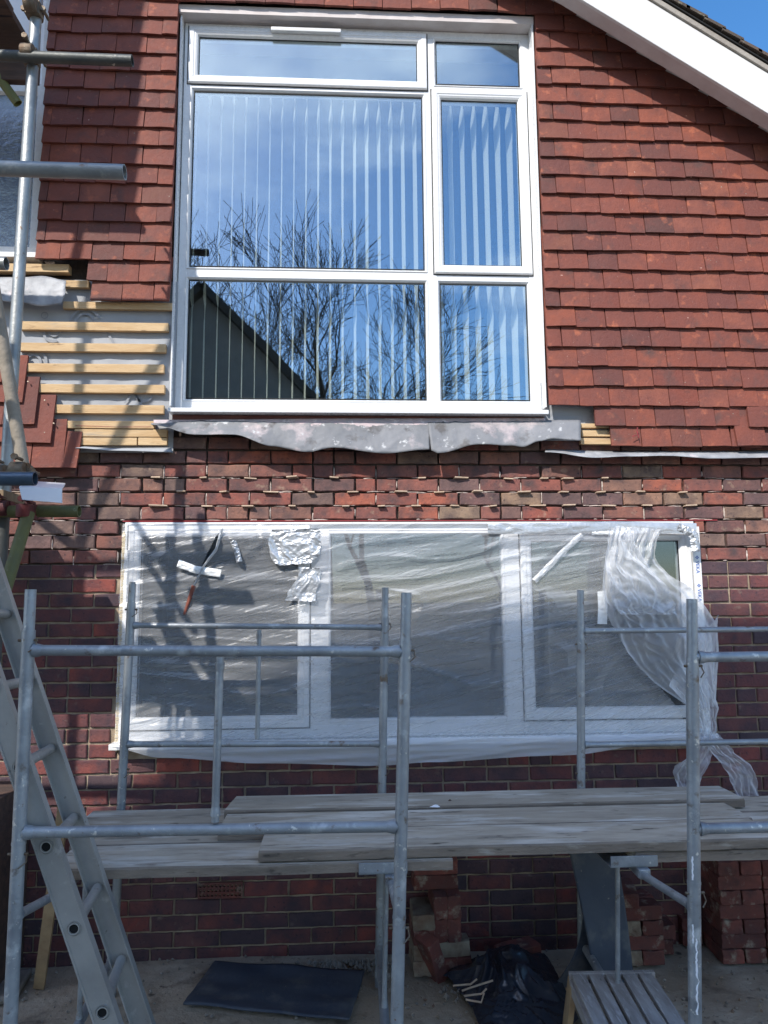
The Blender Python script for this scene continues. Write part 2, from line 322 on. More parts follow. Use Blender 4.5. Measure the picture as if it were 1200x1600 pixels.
# bricks
def brick(m,x0,x1,z0,z1,y=0,j=.0018,depth=.03,mat_=0):
    nl=max(2,int((x1-x0)/.035)); pts=[]
    e=lambda:random.uniform(-j,j)
    for i in range(nl+1): pts.append((x0+(x1-x0)*i/nl+e(),z0+e()))
    pts.append((x1+e(),(z0+z1)/2+e()))
    for i in range(nl+1): pts.append((x1-(x1-x0)*i/nl+e(),z1+e()))
    pts.append((x0+e(),(z0+z1)/2+e()))
    cx,cz=(x0+x1)/2,(z0+z1)/2; n=len(pts); dy=random.uniform(-.0015,.0015)
    tlx,tlz=random.uniform(-.006,.006),random.uniform(-.02,.02)
    def ins(p,d): return (p[0]+(d if p[0]<cx-.001 else -d)*(1 if abs(p[0]-cx)>(x1-x0)/2-.01 else 0),p[1]+(d if p[1]<cz else -d)*(1 if abs(p[1]-cz)>.01 else 0))
    inn=[ins(p,.0045) for p in pts]
    yy=lambda p:y+dy+(p[0]-cx)*tlx+(p[1]-cz)*tlz
    vs=[(p[0],yy(p),p[1]) for p in inn]+[(p[0],yy(p)+.004,p[1]) for p in pts]+[(p[0],y+depth,p[1]) for p in pts]
    fs=[tuple(range(n))]+[(i,(i+1)%n,(i+1)%n+n,i+n) for i in range(n)]+[(i+n,(i+1)%n+n,(i+1)%n+2*n,i+2*n) for i in range(n)]
    m.add(vs,fs,mat_)
XJ=P(522,737,0).x
k0=int((ZT+.2)/CO)+1
AIR=P(347,1397,0)
for k in range(-k0,6):
    z0=ZT+k*CO; z1=z0+CO-.0105
    if z0>ZC+.1: break
    off=XJ+(0 if k%2 else .1125)
    xs=off-.225*20
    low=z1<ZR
    while xs<4.5:
        a,b=xs+.005,xs+.2145+.005; xs+=.225
        if b<-4.6: continue
        a+=random.uniform(-.002,.002); b+=random.uniform(-.002,.002)
        segs=[(a,b)]
        if z0<ZT-.01 and z1>LZ0+.01:
            s2=[]
            for (c,d) in segs:
                if d<=LX0 or c>=LX1: s2.append((c,d))
                else:
                    if c<LX0-.03: s2.append((c,LX0-.006))
                    if d>LX1+.03: s2.append((LX1+.006,d))
            segs=s2
        if abs(z0+CO/2-AIR.z)<CO/2 and a<AIR.x<b: 
            airb=(a,b,z0,z1); continue
        for (c,d) in segs:
            if random.random()<.07 and d-c>.2 :    # the odd pair of headers
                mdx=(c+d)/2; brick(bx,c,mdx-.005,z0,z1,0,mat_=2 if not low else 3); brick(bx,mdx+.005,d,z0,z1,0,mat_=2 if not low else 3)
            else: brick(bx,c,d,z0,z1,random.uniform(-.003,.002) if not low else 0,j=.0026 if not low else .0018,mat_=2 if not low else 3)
# mortar smears on the new courses
ms=MB()
for q in range(430):
    k=random.choice([-2,-1,0,1,2,3,-1,0,-3]); z=ZT+k*CO-.005+random.uniform(-.005,.004)
    x=random.uniform(-1.9,2.4)
    if z<ZT-.02 and LX0-.01<x<LX1+.02: continue
    if random.random()<.35:
        off=XJ+(0 if k%2 else .1125); x=off+.225*round((x-off)/.225); z+=random.uniform(.02,.05)
        if z<ZT-.02 and LX0-.01<x<LX1+.02: continue
        wd,ht=random.uniform(.003,.0055),random.uniform(.015,.034)
    else: wd,ht=random.uniform(.012,.05),random.uniform(.002,.0045)
    c=Vector((x,.004,z)); n_=8
    vs=[c+Vector((math.cos(i*6.283/n_)*wd*random.uniform(.7,1.1),random.uniform(0,.004),math.sin(i*6.283/n_)*ht*random.uniform(.6,1.2))) for i in range(n_)]+[c+Vector((0,-.005,0))]
    ms.add(vs,[(i,(i+1)%n_,n_) for i in range(n_)])
bx.add(ms.v,ms.f,4)
wall=bx.build('brick_wall',[M['mortar'],M['mortar_new'],M['brick'],M['brick_low'],M['mortar_smear']],house)
# air brick
ab=MB(); a,b,z0,z1=airb
ab.box(a,b,.016,.03,z0,z1,1)
nxh,nzh=11,3
px_=(b-a)/(nxh+.0); pz=(z1-z0)/(nzh*1.0)
for i in range(nxh+1): ab.box(a+(b-a)*i/nxh-.0045,a+(b-a)*i/nxh+.0045,-.003,.016,z0,z1)
for j_ in range(nzh+1): ab.box(a-.003,b+.003,-.004,.0155,z0+(z1-z0)*j_/nzh-.005,z0+(z1-z0)*j_/nzh+.005)
ab.build('air_brick',[M['loose'],M['gap']],house)
# rear block wall behind tiles/membrane, with the window opening
LWX=P(70,250,0).x; LWZ=P(70,410,0).z
bw=MB(); TOP=6.4
BY=-.29
b0=P(910,0,BY); b1=P(1200,177,BY); SL=(b1.z-b0.z)/(b1.x-b0.x)
def gtop(x): x=x if x>-2.6 else -5.2-x; return b0.z+SL*(x-b0.x)+.03
def gab(x0,x1,z0):
    vs=[(x,y,z) for y in(.03,.26) for x,z in((x0,z0),(x1,z0),(x1,gtop(x1)),(x0,gtop(x0)))]
    bw.add(vs,[(0,1,2,3),(7,6,5,4),(0,4,5,1),(1,5,6,2),(2,6,7,3),(3,7,4,0)])
bw.box(-4.6,UX0,.03,.26,ZC+.25,LWZ); gab(LWX+.01,UX0,LWZ)
bw.box(UX0,UX1,.03,.26,ZC+.25,UZ0); gab(UX0,UX1,UZ1); gab(UX1,4.6,ZC+.25)
bw.build('inner_wall',M['mortar_new'],house)
# underlay membrane with prints
mb_=MB(); mb2=MB()
def memb(m_,x0,x1,z0,z1):
    m_.grid(60,40,lambda u,v:(x0+(x1-x0)*u,-.012+.006*noise.noise(Vector((u*9+x0,v*4,1)))+.003*noise.noise(Vector((u*30,v*20,4))),z0+(z1-z0)*v))
memb(mb_,-2.3,UX0+.02,P(200,708,0).z,P(200,440,0).z)
memb(mb2,UX1-.02,4.0,P(1000,690,0).z,P(1000,600,0).z)
mb2.build('underlay_membrane',M['membrane'],house,solid=.002)
pr=MB()
def arc(px,py,r,w_,a0=0,a1=360):
    c=P(px,py,-.02); n_=28
    vs=[];fs=[]
    for i in range(n_+1):
        t=R(a0+(a1-a0)*i/n_)
        for rr in(r,r-w_): vs.append((c.x+rr*math.cos(t),-.0225,c.z+rr*math.sin(t)))
    for i in range(n_): fs.append((2*i,2*i+1,2*i+3,2*i+2))
    pr.add(vs,fs)
arc(70,493,.02,.006); arc(83,520,.055,.014,0,300); arc(85,518,.03,.008); arc(52,566,.075,.014,-40,170); arc(52,566,.045,.012); arc(133,505,.085,.014,20,200); arc(133,503,.05,.012,0,180)
arc(225,615,.05,.012,150,380)
def stroke(a,b,w_):
    p,q=P(*a,-.02),P(*b,-.02); d=(q-p).normalized()*w_; s_=Vector((-d.z,0,d.x))
    pr.add([Vector((v.x,-.0225,v.z)) for v in(p+s_,p-s_,q-s_,q+s_)],[(0,1,2,3)])
stroke((162,510),(180,540),.006); stroke((195,630),(210,612),.005); stroke((205,602),(222,634),.005)
mb_.add(pr.v,pr.f,1)
mb_.build('underlay_membrane',[M['membrane'],M['print']],house)
# battens
for (x0,y0,x1) in [(33,510,264),(32,543,260),(40,575,257),(60,607,258),(84,639,257)]:
    a=P(x0,y0,-.03); b=P(x1,y0+2,-.03); q=MB(); q.box(a.x,b.x,-.045,-.018,(a.z+b.z)/2-.024,(a.z+b.z)/2+.022); q.build('batten',M['pine'],house,bevel=.002)
for (x0,y0,x1) in [(104,664,242),(118,677,262),(118,690,215),(217,690,262)]:
    a=P(x0,y0,-.03); b=P(x1,y0+1,-.03); q=MB(); q.box(a.x,b.x,-.045,-.018,(a.z+b.z)/2-.020,(a.z+b.z)/2+.020); q.build('batten',M['pine'],house,bevel=.002)
for (x0,y0,x1,h) in [(905,666,948,.012),(908,678,946,.017),(906,690,960,.017)]:
    a=P(x0,y0,-.03); q=MB(); q.box(a.x,a.x+2.2,-.045,-.018,a.z-h,a.z+h); q.build('batten',M['pine'],house,bevel=.002)
for (x0,y0,x1) in [(100,478,270),(100,445,140)]:
    a=P(x0,y0,-.03); b=P(x1,y0,-.03); q=MB(); q.box(a.x,b.x,-.045,-.018,a.z-.02,a.z+.02); q.build('batten',M['pine'],house,bevel=.002)
# hung tiles
GZ0=P(1000,697,-.075).z; GZ18=P(1000,164,-.075).z; GA=(GZ18-GZ0)/18
tw,th=.165,.265
# barge line (on the plane of its face)
BY=-.29
b0=P(910,0,BY); b1=P(1200,177,BY); SL=(b1.z-b0.z)/(b1.x-b0.x)
def rake(x): return b0.z+SL*(x-b0.x)      # lower edge of barge board
def tile(m,x,zt,y0=-.045,dx=0,dz=0,rot=None,w_=tw,h_=th,lift=.042,j=1):
    """tile with tail at zt; x = left edge"""
    rot=random.gauss(0,.014)*j if rot is None else rot
    yt=y0-lift+random.uniform(-.003,.003)*j; dz+=random.uniform(-.005,.003)*j; cam_=random.uniform(.0,.004)
    nx=4; vs=[]; 
    w2=w_-random.uniform(.001,.004)
    skew=random.uniform(-.004,.004)*j
    ero=[random.uniform(-.0015,.0015) for _ in range(nx+1)]
    for (v,th_) in((0,0),(.5,0),(1,0)):
        for i in range(nx+1):
            u=i/nx; lx=(u-.5)*w2; lz=v*h_+(ero[i] if v==0 else 0)
            yy=yt+(y0-yt)*v - cam_*(1-(2*u-1)**2)*(1-v*.5)-cam_*.5*v+skew*(u-.5)
            X=lx*math.cos(rot)-lz*math.sin(rot); Z=lx*math.sin(rot)+lz*math.cos(rot)
            vs.append(Vector((x+dx+w_/2+X,yy,zt+dz+Z)))
    n1=len(vs); T=.0155
    vs+= [v+Vector((0,T,0)) for v in vs]
    fs=[]
    for r_ in range(2):
        for i in range(nx):
            a=r_*(nx+1)+i; fs.append((a,a+1,a+nx+2,a+nx+1)); fs.append((a+n1,a+n1+nx+1,a+n1+nx+2,a+n1+1))
    for i in range(nx): fs.append((i,i+n1,i+1+n1,i+1)); a=2*(nx+1)+i; fs.append((a,a+1,a+1+n1,a+n1))
    for r_ in range(2):
        a=r_*(nx+1); b=a+nx+1; fs.append((a,b,b+n1,a+n1)); a+=nx; b+=nx; fs.append((a,a+n1,b+n1,b))
    m.add(vs,fs)
tiles=MB(); tilesL=MB()
TX0=UX1+.004
def row_z(k): return GZ0+GA*k
for k in range(0,34):
    z=row_z(k); half=(k%2)*tw/2
    # right of the window
    if z<UZ1-.06:
        x=TX0-half*1.0
        first=True
        lim=-9
        if k==0: lim=P(948,697,-.075).x-.02
        if k==1: lim=P(925,668,-.075).x-.02
        n_=0
        while x<4.0:
            wd=tw
            if x<TX0-.001: wd=tw/2+0.0; xx=TX0
            else: xx=x
            if x+.02>lim and z<rake(xx)+.25 :
                if not(k<=1 and n_>6 and False):
                    tile(tiles,xx,z,w_=wd+random.uniform(-.001,.001))
            x+=tw+.0012; n_+=1
    else:
        x=UX0-.1-half
        while x<4.0:
            if z<rake(x)+.25: tile(tiles,x,z)
            x+=tw+.0012
    # left strip
    xr=UX0-.006; xl=LWX+.012
    if z>P(150,480,-.075).z:
        if z<P(150,450,-.075).z+.0: xl=P(136,450,-.075).x
        elif z<P(150,420,-.075).z: xl=P(136,440,-.075).x
        x=xr-tw+half
        while x>xl-tw:
            a=max(x,xl); b=min(x+tw,xr)
            if b-a>.03: tile(tilesL,a,z+(.004 if k%2 else 0),w_=b-a)
            x-=tw+.0012
# eaves course tilting tiles at far right bottom, one slipped
for (px,py,rt_,dz) in [(1168,668,-.02,0),(1150,697,.03,-.005)]:
    a=P(px,py,-.085); tile(tiles,a.x,a.z,y0=-.062,rot=rt_)
# stepped tiles at lower left
for k,(xr_,yt,lo) in enumerate([(-8,600,0),(4,628,1),(29,628,0),(56,663,0),(80,691,0),(99,732,0),(121,732,0)]):
    pass
tilesS=MB()
rows=[(6,597),(38,628),(57,663),(82,691),(101,732)]
for (xr_,yt) in rows:
    a=P(xr_,yt-30,-.075); z=P(xr_,yt,-.075).z
    for q in range(9): tile(tilesS,a.x-tw*(q+1)-.001*q,z,w_=tw)
a=P(121,732,-.075); tile(tilesS,a.x-.085,P(110,731,-.075).z,w_=.085,h_=.2,rot=-.04)
for (px,py) in [(46,598),(71,627),(85,662),(46,597)]:
    pass
tiles.build('tile_cladding',M['tile'],house); tilesL.build('tile_cladding',M['tile'],house); clad=tilesS.build('tile_cladding',M['tile'],house)
for (px,py) in [(45,597),(71,626),(85,662)]:
    nl=MB(); a=P(px,py,-.066); nl.tube([a,a+Vector((0,-.012,0))],.0035,8); nl.build('nail',M['nail'],clad)
# ---- barge board, soffit, verge, roof
XA=-2.6                                    # apex, out of view on the left
def rb(x,off): return rake(x)+off*math.sqrt(1+SL*SL)
def beam(x0,x1,o0,o1,y0,y1,mt,name):
    q=MB(); q.add([(x0,y0,rb(x0,o0)),(x1,y0,rb(x1,o0)),(x1,y0,rb(x1,o1)),(x0,y0,rb(x0,o1)),(x0,y1,rb(x0,o0)),(x1,y1,rb(x1,o0)),(x1,y1,rb(x1,o1)),(x0,y1,rb(x0,o1))],[(0,1,2,3),(4,7,6,5),(0,4,5,1),(3,2,6,7),(0,3,7,4),(1,5,6,2)])
    # the other slope of the gable
    s2=lambda x,o:(2*XA-x)
    q.add([(2*XA-x0,y0,rb(x0,o0)),(2*XA-x1,y0,rb(x1,o0)),(2*XA-x1,y0,rb(x1,o1)),(2*XA-x0,y0,rb(x0,o1)),(2*XA-x0,y1,rb(x0,o0)),(2*XA-x1,y1,rb(x1,o0)),(2*XA-x1,y1,rb(x1,o1)),(2*XA-x0,y1,rb(x0,o1))],[(3,2,1,0),(5,6,7,4),(1,5,4,0),(7,6,2,3),(4,7,3,0),(2,6,5,1)])
    return q.build(name,mt,house,bevel=.003)
bt=(P(1013,0,BY).z-rake(P(1013,0,BY).x))/math.sqrt(1+SL*SL)
XE=5.2
beam(XA,XE,0,bt,BY,BY+.02,M['barge'],'barge_board')
beam(XA,XE,.006,.020,BY+.02,BY+.105,M['soffit'],'soffit'); beam(XA,XE,.105,.120,BY+.106,.02,M['soffit'],'soffit')
beam(XA,XE,bt+.001,bt+.030,BY-.012,BY+.10,M['trim'],'verge_trim')
beam(XA,XE,bt+.032,bt+.042,BY-.02,BY+.12,M['gap'],'verge_underlay')
rf=MB(); L_=(XE-XA)*math.sqrt(1+SL*SL); nrow=int(L_/.115)
dxs=(XE-XA)/nrow
for s_ in (1,-1):
  for i in range(nrow):
    xa=XA+dxs*(i-.15); xb=XA+dxs*(i+1.05)
    ya=BY-.03
    o=bt+.040
    ncol=3 if s_==1 else 1
    ycur=ya
    while ycur<7:
        yb=ycur+(.165 if ycur<1.2 else 6.0)+random.uniform(-.002,.002)
        jj=random.uniform(-.004,.006)
        def X(x): return x if s_==1 else 2*XA-x
        t0,t1=.010,.019
        vs=[(X(xa),ycur,rb(xa,o+t0+jj)),(X(xb),ycur,rb(xb,o+t1+jj)),(X(xb),ycur,rb(xb,o+t1+.016+jj)),(X(xa),ycur,rb(xa,o+t0+.016+jj))]
        vs+=[(v[0],yb-.003,v[2]) for v in vs]
        rf.add(vs,[(0,1,2,3),(4,7,6,5),(0,4,5,1),(3,2,6,7),(0,3,7,4),(1,5,6,2)])
        ycur=yb
rf.build('roof',M['rooftile'],house)
# flank walls of the house so that it stands as a volume
fl=MB(); fl.box(4.35,4.6,.26,7,-.3,rake(4.6)-.05); fl.box(-4.6,-4.35,.26,7,-.3,3.6); fl.box(-4.35,4.35,6.75,7,-.3,3.2)
fl.build('flank_wall',M['mortar'],house)
# rooms
rm=MB()
def room(x0,x1,z0,z1,d,m):
    rm.add([(x0,.27,z0),(x1,.27,z0),(x1,d,z0),(x0,d,z0),(x0,.27,z1),(x1,.27,z1),(x1,d,z1),(x0,d,z1)],[(0,1,2,3),(4,7,6,5),(3,2,6,7),(0,3,7,4),(1,5,6,2)],m)
room(UX0-.6,UX1+.6,UZ0-.3,UZ1+.15,3.2,0); room(LX0-.5,LX1+.5,.2,ZT+.15,3.0,1); room(-3.6,LWX+.2,LWZ-.2,TOP-.6,2.5,1)
rm.build('interior',[M['inside'],M['inside_dark']],house,recalc=False)
# ---- upper window
FY=.018
def prof(w_,yf,yb,bead=.016): return [(0,yb),(0,yf),(w_-bead,yf),(w_-bead*.45,yf+.006),(w_,yf+.016),(w_,yb)]
def sash(m,x0,x1,z0,z1,w_=.058,yf=None):
    yf=FY-.016 if yf is None else yf
    m.ring(x0,x1,z0,z1,[(0,FY+.005),(.004,yf+.003),(.008,yf),(.030,yf),(.036,yf+.004),(w_-.016,yf+.004),(w_-.006,yf+.010),(w_,yf+.022),(w_,.07),(.02,.07)])
X=lambda px,py:P(px,py,FY).x
Z=lambda px,py:P(px,py,FY).z
wx0,wx1=X(281,340),X(835,340); wz0,wz1=Z(556,640),Z(556,45)
xm=X(674,340)+0.0; zt1=Z(480,137); zt1b=Z(750,141); zt2=Z(480,428.5)
uf=MB()
uf.ring(wx0,wx1,wz0,wz1,[(0,.09),(0,FY),(.045,FY),(.045,.09)])
uf.box(xm-.030,xm+.030,FY+.001,.085,wz0+.044,wz1-.044)
uf.box(wx0+.044,xm-.029,FY+.002,.084,zt1-.022,zt1+.022); uf.box(xm+.029,wx1-.044,FY+.002,.084,zt1b-.022,zt1b+.022)
uf.box(wx0+.044,xm-.029,FY+.002,.084,zt2-.026,zt2+.026); uf.box(xm+.029,wx1-.044,FY+.002,.084,zt2-.026,zt2+.026)
upw=uf.build('window',M['upvc'],house,bevel=.003)
upw['label']='large white upper window of six panes with vertical blinds behind'
BEAD=[(0,FY+.001),(0,FY-.002),(.004,FY-.003),(.012,FY+.006),(.016,FY+.016),(.016,.05),(0,.05)]
op=dict(midl=(wx0+.045,xm-.030,zt2+.026,zt1-.022),botl=(wx0+.045,xm-.030,wz0+.045,zt2-.026),botr=(xm+.030,wx1-.045,wz0+.045,zt2-.026),topr=(xm+.030,wx1-.045,zt1b+.022,wz1-.045))
for kx,(a,b,c,d) in op.items():
    q=MB(); q.ring(a-.004,b+.004,c-.004,d+.004,BEAD); q.build('glazing_bead',M['upvc'],upw)
    q=MB(); q.ring(a+.0125,b-.0125,c+.0125,d-.0125,[(0,.030),(0,.026),(.005,.026),(.005,.030)]); q.build('gasket',M['rubber'],upw)
    q=MB(); q.box(a,b,.030,.034,c,d); q.build('pane',M['glass'],upw)
def sashset(x0,x1,z0,z1,win,gm,w_=.058,name='casement'):
    q=MB(); sash(q,x0,x1,z0,z1,w_); q.build(name,M['upvc'],win)
    q=MB(); q.ring(x0-.004,x1+.004,z0-.004,z1+.004,[(0,FY+.006),(0,FY-.0015),(.01,FY-.0015),(.01,FY+.006)]); q.build('gasket',M['rubber'],win)
    q=MB(); q.ring(x0+w_-.001,x1-w_+.001,z0+w_-.001,z1-w_+.001,[(0,.030),(0,.026),(.005,.026),(.005,.030)]); q.build('gasket',M['rubber'],win)
    q=MB(); q.box(x0+w_-.005,x1-w_+.005,.030,.034,z0+w_-.005,z1-w_+.005); q.build('pane',gm,win)
sashset(wx0+.022,xm-.010,zt1-.006+.008,wz1-.022,upw,M['glass'])
sashset(xm+.010,wx1-.020,zt2+.012,zt1b-.006,upw,M['glass'])
a,b=P(424,47,0),P(533,52,0); q=MB(); q.box(a.x,b.x,-.022,-.0,a.z-.018,a.z+.006); q.build('trickle_vent',M['upvc_grey'],upw,bevel=.004)
q=MB(); a,b=P(266,645,-.05),P(853,645,-.05); zs=P(560,641,-.03).z
q.add([(a.x,.02,zs+.01),(b.x,.02,zs+.01),(b.x,-.105,zs-.012),(a.x,-.105,zs-.012),(a.x,.02,zs-.03),(b.x,.02,zs-.03),(b.x,-.105,zs-.034),(a.x,-.105,zs-.034)],[(0,1,2,3),(7,6,5,4),(3,2,6,7),(0,3,7,4),(1,5,6,2),(0,4,5,1)])
q.build('window_sill',M['upvc'],upw,bevel=.002)
q=MB(); q.box(a.x+.01,b.x-.01,-.045,.02,zs-.066,zs-.035); q.build('timber_rail',M['redwood'],house)
# reveals
q=MB(); zc=wz1+.004
q.box(UX0-.02,UX1+.0,-.058,.26,wz1+.002,wz1+.05); q.build('reveal_lining',M['soffit'],house)
for (a_,b_,c_) in ((UX1-.014,UX1-.004,-.06),(UX0+.0,UX0+.008,-.04)):
    q=MB(); q.box(a_,b_,c_,.2,wz0,wz1); q.build('reveal_trim',M['upvc'],house)
# internal sides of opening
q=MB(); q.box(wx0-.06,wx0+.001,.085,.27,wz0-.05,wz1+.05); q.box(wx1-.001,wx1+.06,.085,.27,wz0-.05,wz1+.05); q.box(wx0,wx1,.085,.27,wz0-.06,wz0+.001); q.build('inner_reveal',M['inside'],house)
# vertical blind
vb=thing('vertical_blind',((wx0+wx1)/2,.2,wz0),'white vertical slat blind hanging open inside the large upper window','blind')
sl_px=[305,318,340,361,381,403,423,444,464,485,506,527,548,567,586,606,627,647,668,693,712,731,751,772,791,808,823]
q=MB(); q.box(wx0+.02,wx1-.02,.17,.21,Z(480,141)+.11,Z(480,141)+.15); q.build('headrail',M['slat'],vb)
YB=.17; zbot=wz0+.035; ztop=Z(480,141)+.11
n_s=int((wx1-wx0-.04)/.0715)
x_s=wx0+.045
ph0=random.random()*6
for i in range(n_s+1):
    x=x_s+.0715*i
    if x>wx1-.02: break
    q=MB(); a0=-R(9)+random.uniform(-.02,.02); tw0=random.uniform(.5,1.); 
    def sf(u,v):
        z=zbot+(ztop-zbot)*v; e=(1-v)
        a=a0+.20*math.exp(-((v-.985)/.05)**2)*tw0-.14*math.exp(-((v-.90)/.05)**2)*tw0+.20*math.exp(-((v-.335)/.03)**2)*tw0-.10*math.exp(-((v-.29)/.03)**2)+.03*math.sin(v*7+i*.4)
        if v>.97: a+=.1
        s_=(u-.5)*.089; cv=.005*(1-(2*u-1)**2)
        return (x+s_*math.sin(a)+cv*math.cos(a),YB+s_*math.cos(a),z)
    q.grid(3,40,sf); q.build('slat',M['slat'],vb,recalc=False)
# ---- left edge window (obscured glass)
lw=MB(); lz0=LWZ+.03; lx1=LWX
lw.ring(-3.4,lx1,lz0,TOP-.9,[(0,.09),(0,FY),(.05,FY),(.05,.09)])
ztr=Z(65,138)
lw.box(-3.35,lx1-.049,FY+.001,.085,ztr-.03,ztr+.03)
lwin=lw.build('window',M['upvc'],house,bevel=.003); lwin['label']='white window with obscured glass at the left edge behind the scaffold'
q=MB(); q.ring(-3.38,lx1-.02,lz0+.02,ztr+.01,[(0,FY+.005),(0,FY-.012),(.04,FY-.012),(.05,FY+.008),(.05,.06),(0,.06)]); q.build('casement',M['upvc'],lwin)
q=MB(); q.box(-3.36,lx1-.06,.03,.036,lz0+.05,ztr-.02); q.build('pane',M['obscure'],lwin)
q=MB(); q.box(-3.36,lx1-.05,.03,.036,ztr+.03,TOP-.95); q.build('pane',M['white_pl'],lwin)
q=MB(); q.box(-3.5,lx1+.01,-.06,.02,lz0-.03,lz0-.002); q.build('window_sill',M['upvc'],lwin,bevel=.002)
q=MB(); a=P(110,420,-.02); q.box(-3.4,a.x,-.045,-.0,P(50,430,0).z,P(50,418,0).z); q.build('timber_rail',M['pine'],house)
# lead pieces
def leadsheet(name,pts_top,pts_bot,y0,y1,mt,nx=160,nz=14,parent=house,wv=.007):
    def lerp(pts,u):
        X_=pts[0][0]+(pts[-1][0]-pts[0][0])*u
        for (a,b) in zip(pts,pts[1:]):
            if X_<=b[0]+1e-6:
                t=(X_-a[0])/(b[0]-a[0]+1e-9); t=t*t*(3-2*t); return X_,a[1]+(b[1]-a[1])*t
        return pts[-1]
    q=MB()
    def fn(u,v):
        a=lerp(pts_top,u); b=lerp(pts_bot,u)
        y=y0+(y1-y0)*(v**.7)
        A=P(*a,y); B=P(*b,y); p=A.lerp(B,v)
        p.y+=wv*noise.noise(Vector((u*14,v*1.5,2)))*(.2+v)+.55*wv*(1-2*abs(noise.noise(Vector((u*30+v*5,v*4+u*6,5)))))+.3*wv*noise.noise(Vector((u*110,v*14,8)))
        return p
    q.grid(nx,nz,fn); return q.build(name,mt,parent,solid=.0022)
LEADM=mat('lead_apron',(.15,.155,.165),.65,metal=.1,var=(.24,.24,.25),vscale=5,spots=[((.44,.37,.37),5,.54,.66),((.50,.50,.50),18,.62,.70),((.10,.095,.095),9,.58,.68)],bump=.4,bscale=20)
leadsheet('lead_flashing',[(236,660),(560,657),(850,655),(872,656),(907,656)],[(236,663),(305,679),(365,679),(425,697),(480,706),(520,699),(600,708),(672,703)],-.05,-.115,LEADM) if False else None
leadsheet('lead_flashing',[(236,661),(300,657),(672,659)],[(236,663),(305,679),(365,679),(425,697),(480,706),(520,699),(600,708),(671,702)],-.050,-.118,LEADM)
leadsheet('lead_flashing',[(668,658),(907,656)],[(674,703),(684,708),(750,694),(800,696),(817,698),(843,689),(863,685),(908,688)],-.054,-.124,LEADM,nx=50)
leadsheet('lead_flashing',[(240,656),(560,654),(852,653)],[(240,664),(300,669),(560,671),(700,674),(852,670)],-.048,-.070,M['lead_pink'],wv=.003)
leadsheet('lead_flashing',[(-60,433),(33,433),(66,431),(103,438)],[(-60,466),(33,472),(62,478),(98,474),(101,460)],-.07,-.10,M['lead'],nx=30)
# grey felt lip right and left
leadsheet('eaves_strip',[(852,702),(950,705),(1300,703)],[(852,706),(930,715),(985,713),(1050,712),(1110,716),(1300,713)],-.03,-.10,M['lead'],nx=90,nz=4,wv=.006)
leadsheet('eaves_strip',[(118,697),(180,700),(268,699)],[(118,700),(180,704),(268,706)],-.03,-.075,M['membrane'],nx=20,nz=3,wv=.002)
q=MB(); zz=P(400,722,0).z; q.box(-4.5,4.5,-.03,.0,zz+.01,P(400,708,0).z+.03); q.build('ledge_course',M['brick_low'],house) if False else None
# red damp course line
q=MB(); q.box(P(192,811,0).x,P(1120,808,0).x,-.0045,.0,ZT-.012,ZT-.0065); q.build('damp_course',M['red_line'],house)
# ---- lower window
X=lambda px,py:P(px,py,FY).x
Z=lambda px,py:P(px,py,FY).z
lx0,lx1=LX0+.0,LX1-.004; lz0,lz1=Z(600,1150),ZT-.016
lf=MB(); lf.ring(lx0,lx1,lz0,lz1,[(0,.09),(0,-.004),(.012,-.004),(.012,FY),(.06,FY),(.06,.09)])
m1,m2=X(491,980),X(811,980)
lf.box(X(472,980),X(515.5,980),FY+.001,.085,lz0+.059,lz1-.059); lf.box(X(787.5,980),X(828,980),FY+.001,.085,lz0+.059,lz1-.059)
lf.box(X(515.5,980)+.0005,X(787.5,980)-.0005,FY+.002,.084,lz0+.0595,Z(650,1122.5)); lf.box(X(515.5,980)+.0005,X(787.5,980)-.0005,FY+.002,.084,Z(650,831),lz1-.0595)
low=lf.build('window',M['upvc'],house,bevel=.003); low['label']='white lower window of three panes under a plastic sheet'
gl=[(X(216,980),X(465,980),Z(340,1119),Z(340,838),False),(X(517,980),X(786,980),Z(650,1121),Z(650,832),True),(X(834,980),X(1068,980),Z(950,1104),Z(950,845),False)]
for i,(a,b,c,d,fx) in enumerate(gl):
    if fx:
        q=MB(); q.ring(a-.016,b+.016,c-.016,d+.016,BEAD); q.build('glazing_bead',M['upvc'],low)
        q=MB(); q.box(a,b,.03,.034,c,d); q.build('pane',M['glass_low'],low)
    else: sashset(a-.065,b+.065,c-.065,d+.065,low,M['glass_low'],w_=.065)
q=MB(); a,b=P(172,1160,-.05),P(1120,1160,-.05); q.box(a.x,b.x,-.075,.03,lz0-.03,lz0-.001); q.build('window_sill',M['upvc'],low,bevel=.003)
q=MB(); 
for i in range(90):
    z=LZ0+.0+(ZT-.06-LZ0)*i/90; r=random.uniform(.006,.013)
    q.obox((LX0-.004,-.001,z),Vector((r*.8,0,0)),Vector((0,.006,0)),Vector((0,0,.012)))
q.build('sealant_foam',M['foam'],house,bevel=.004)
for i in range(2):
    pass
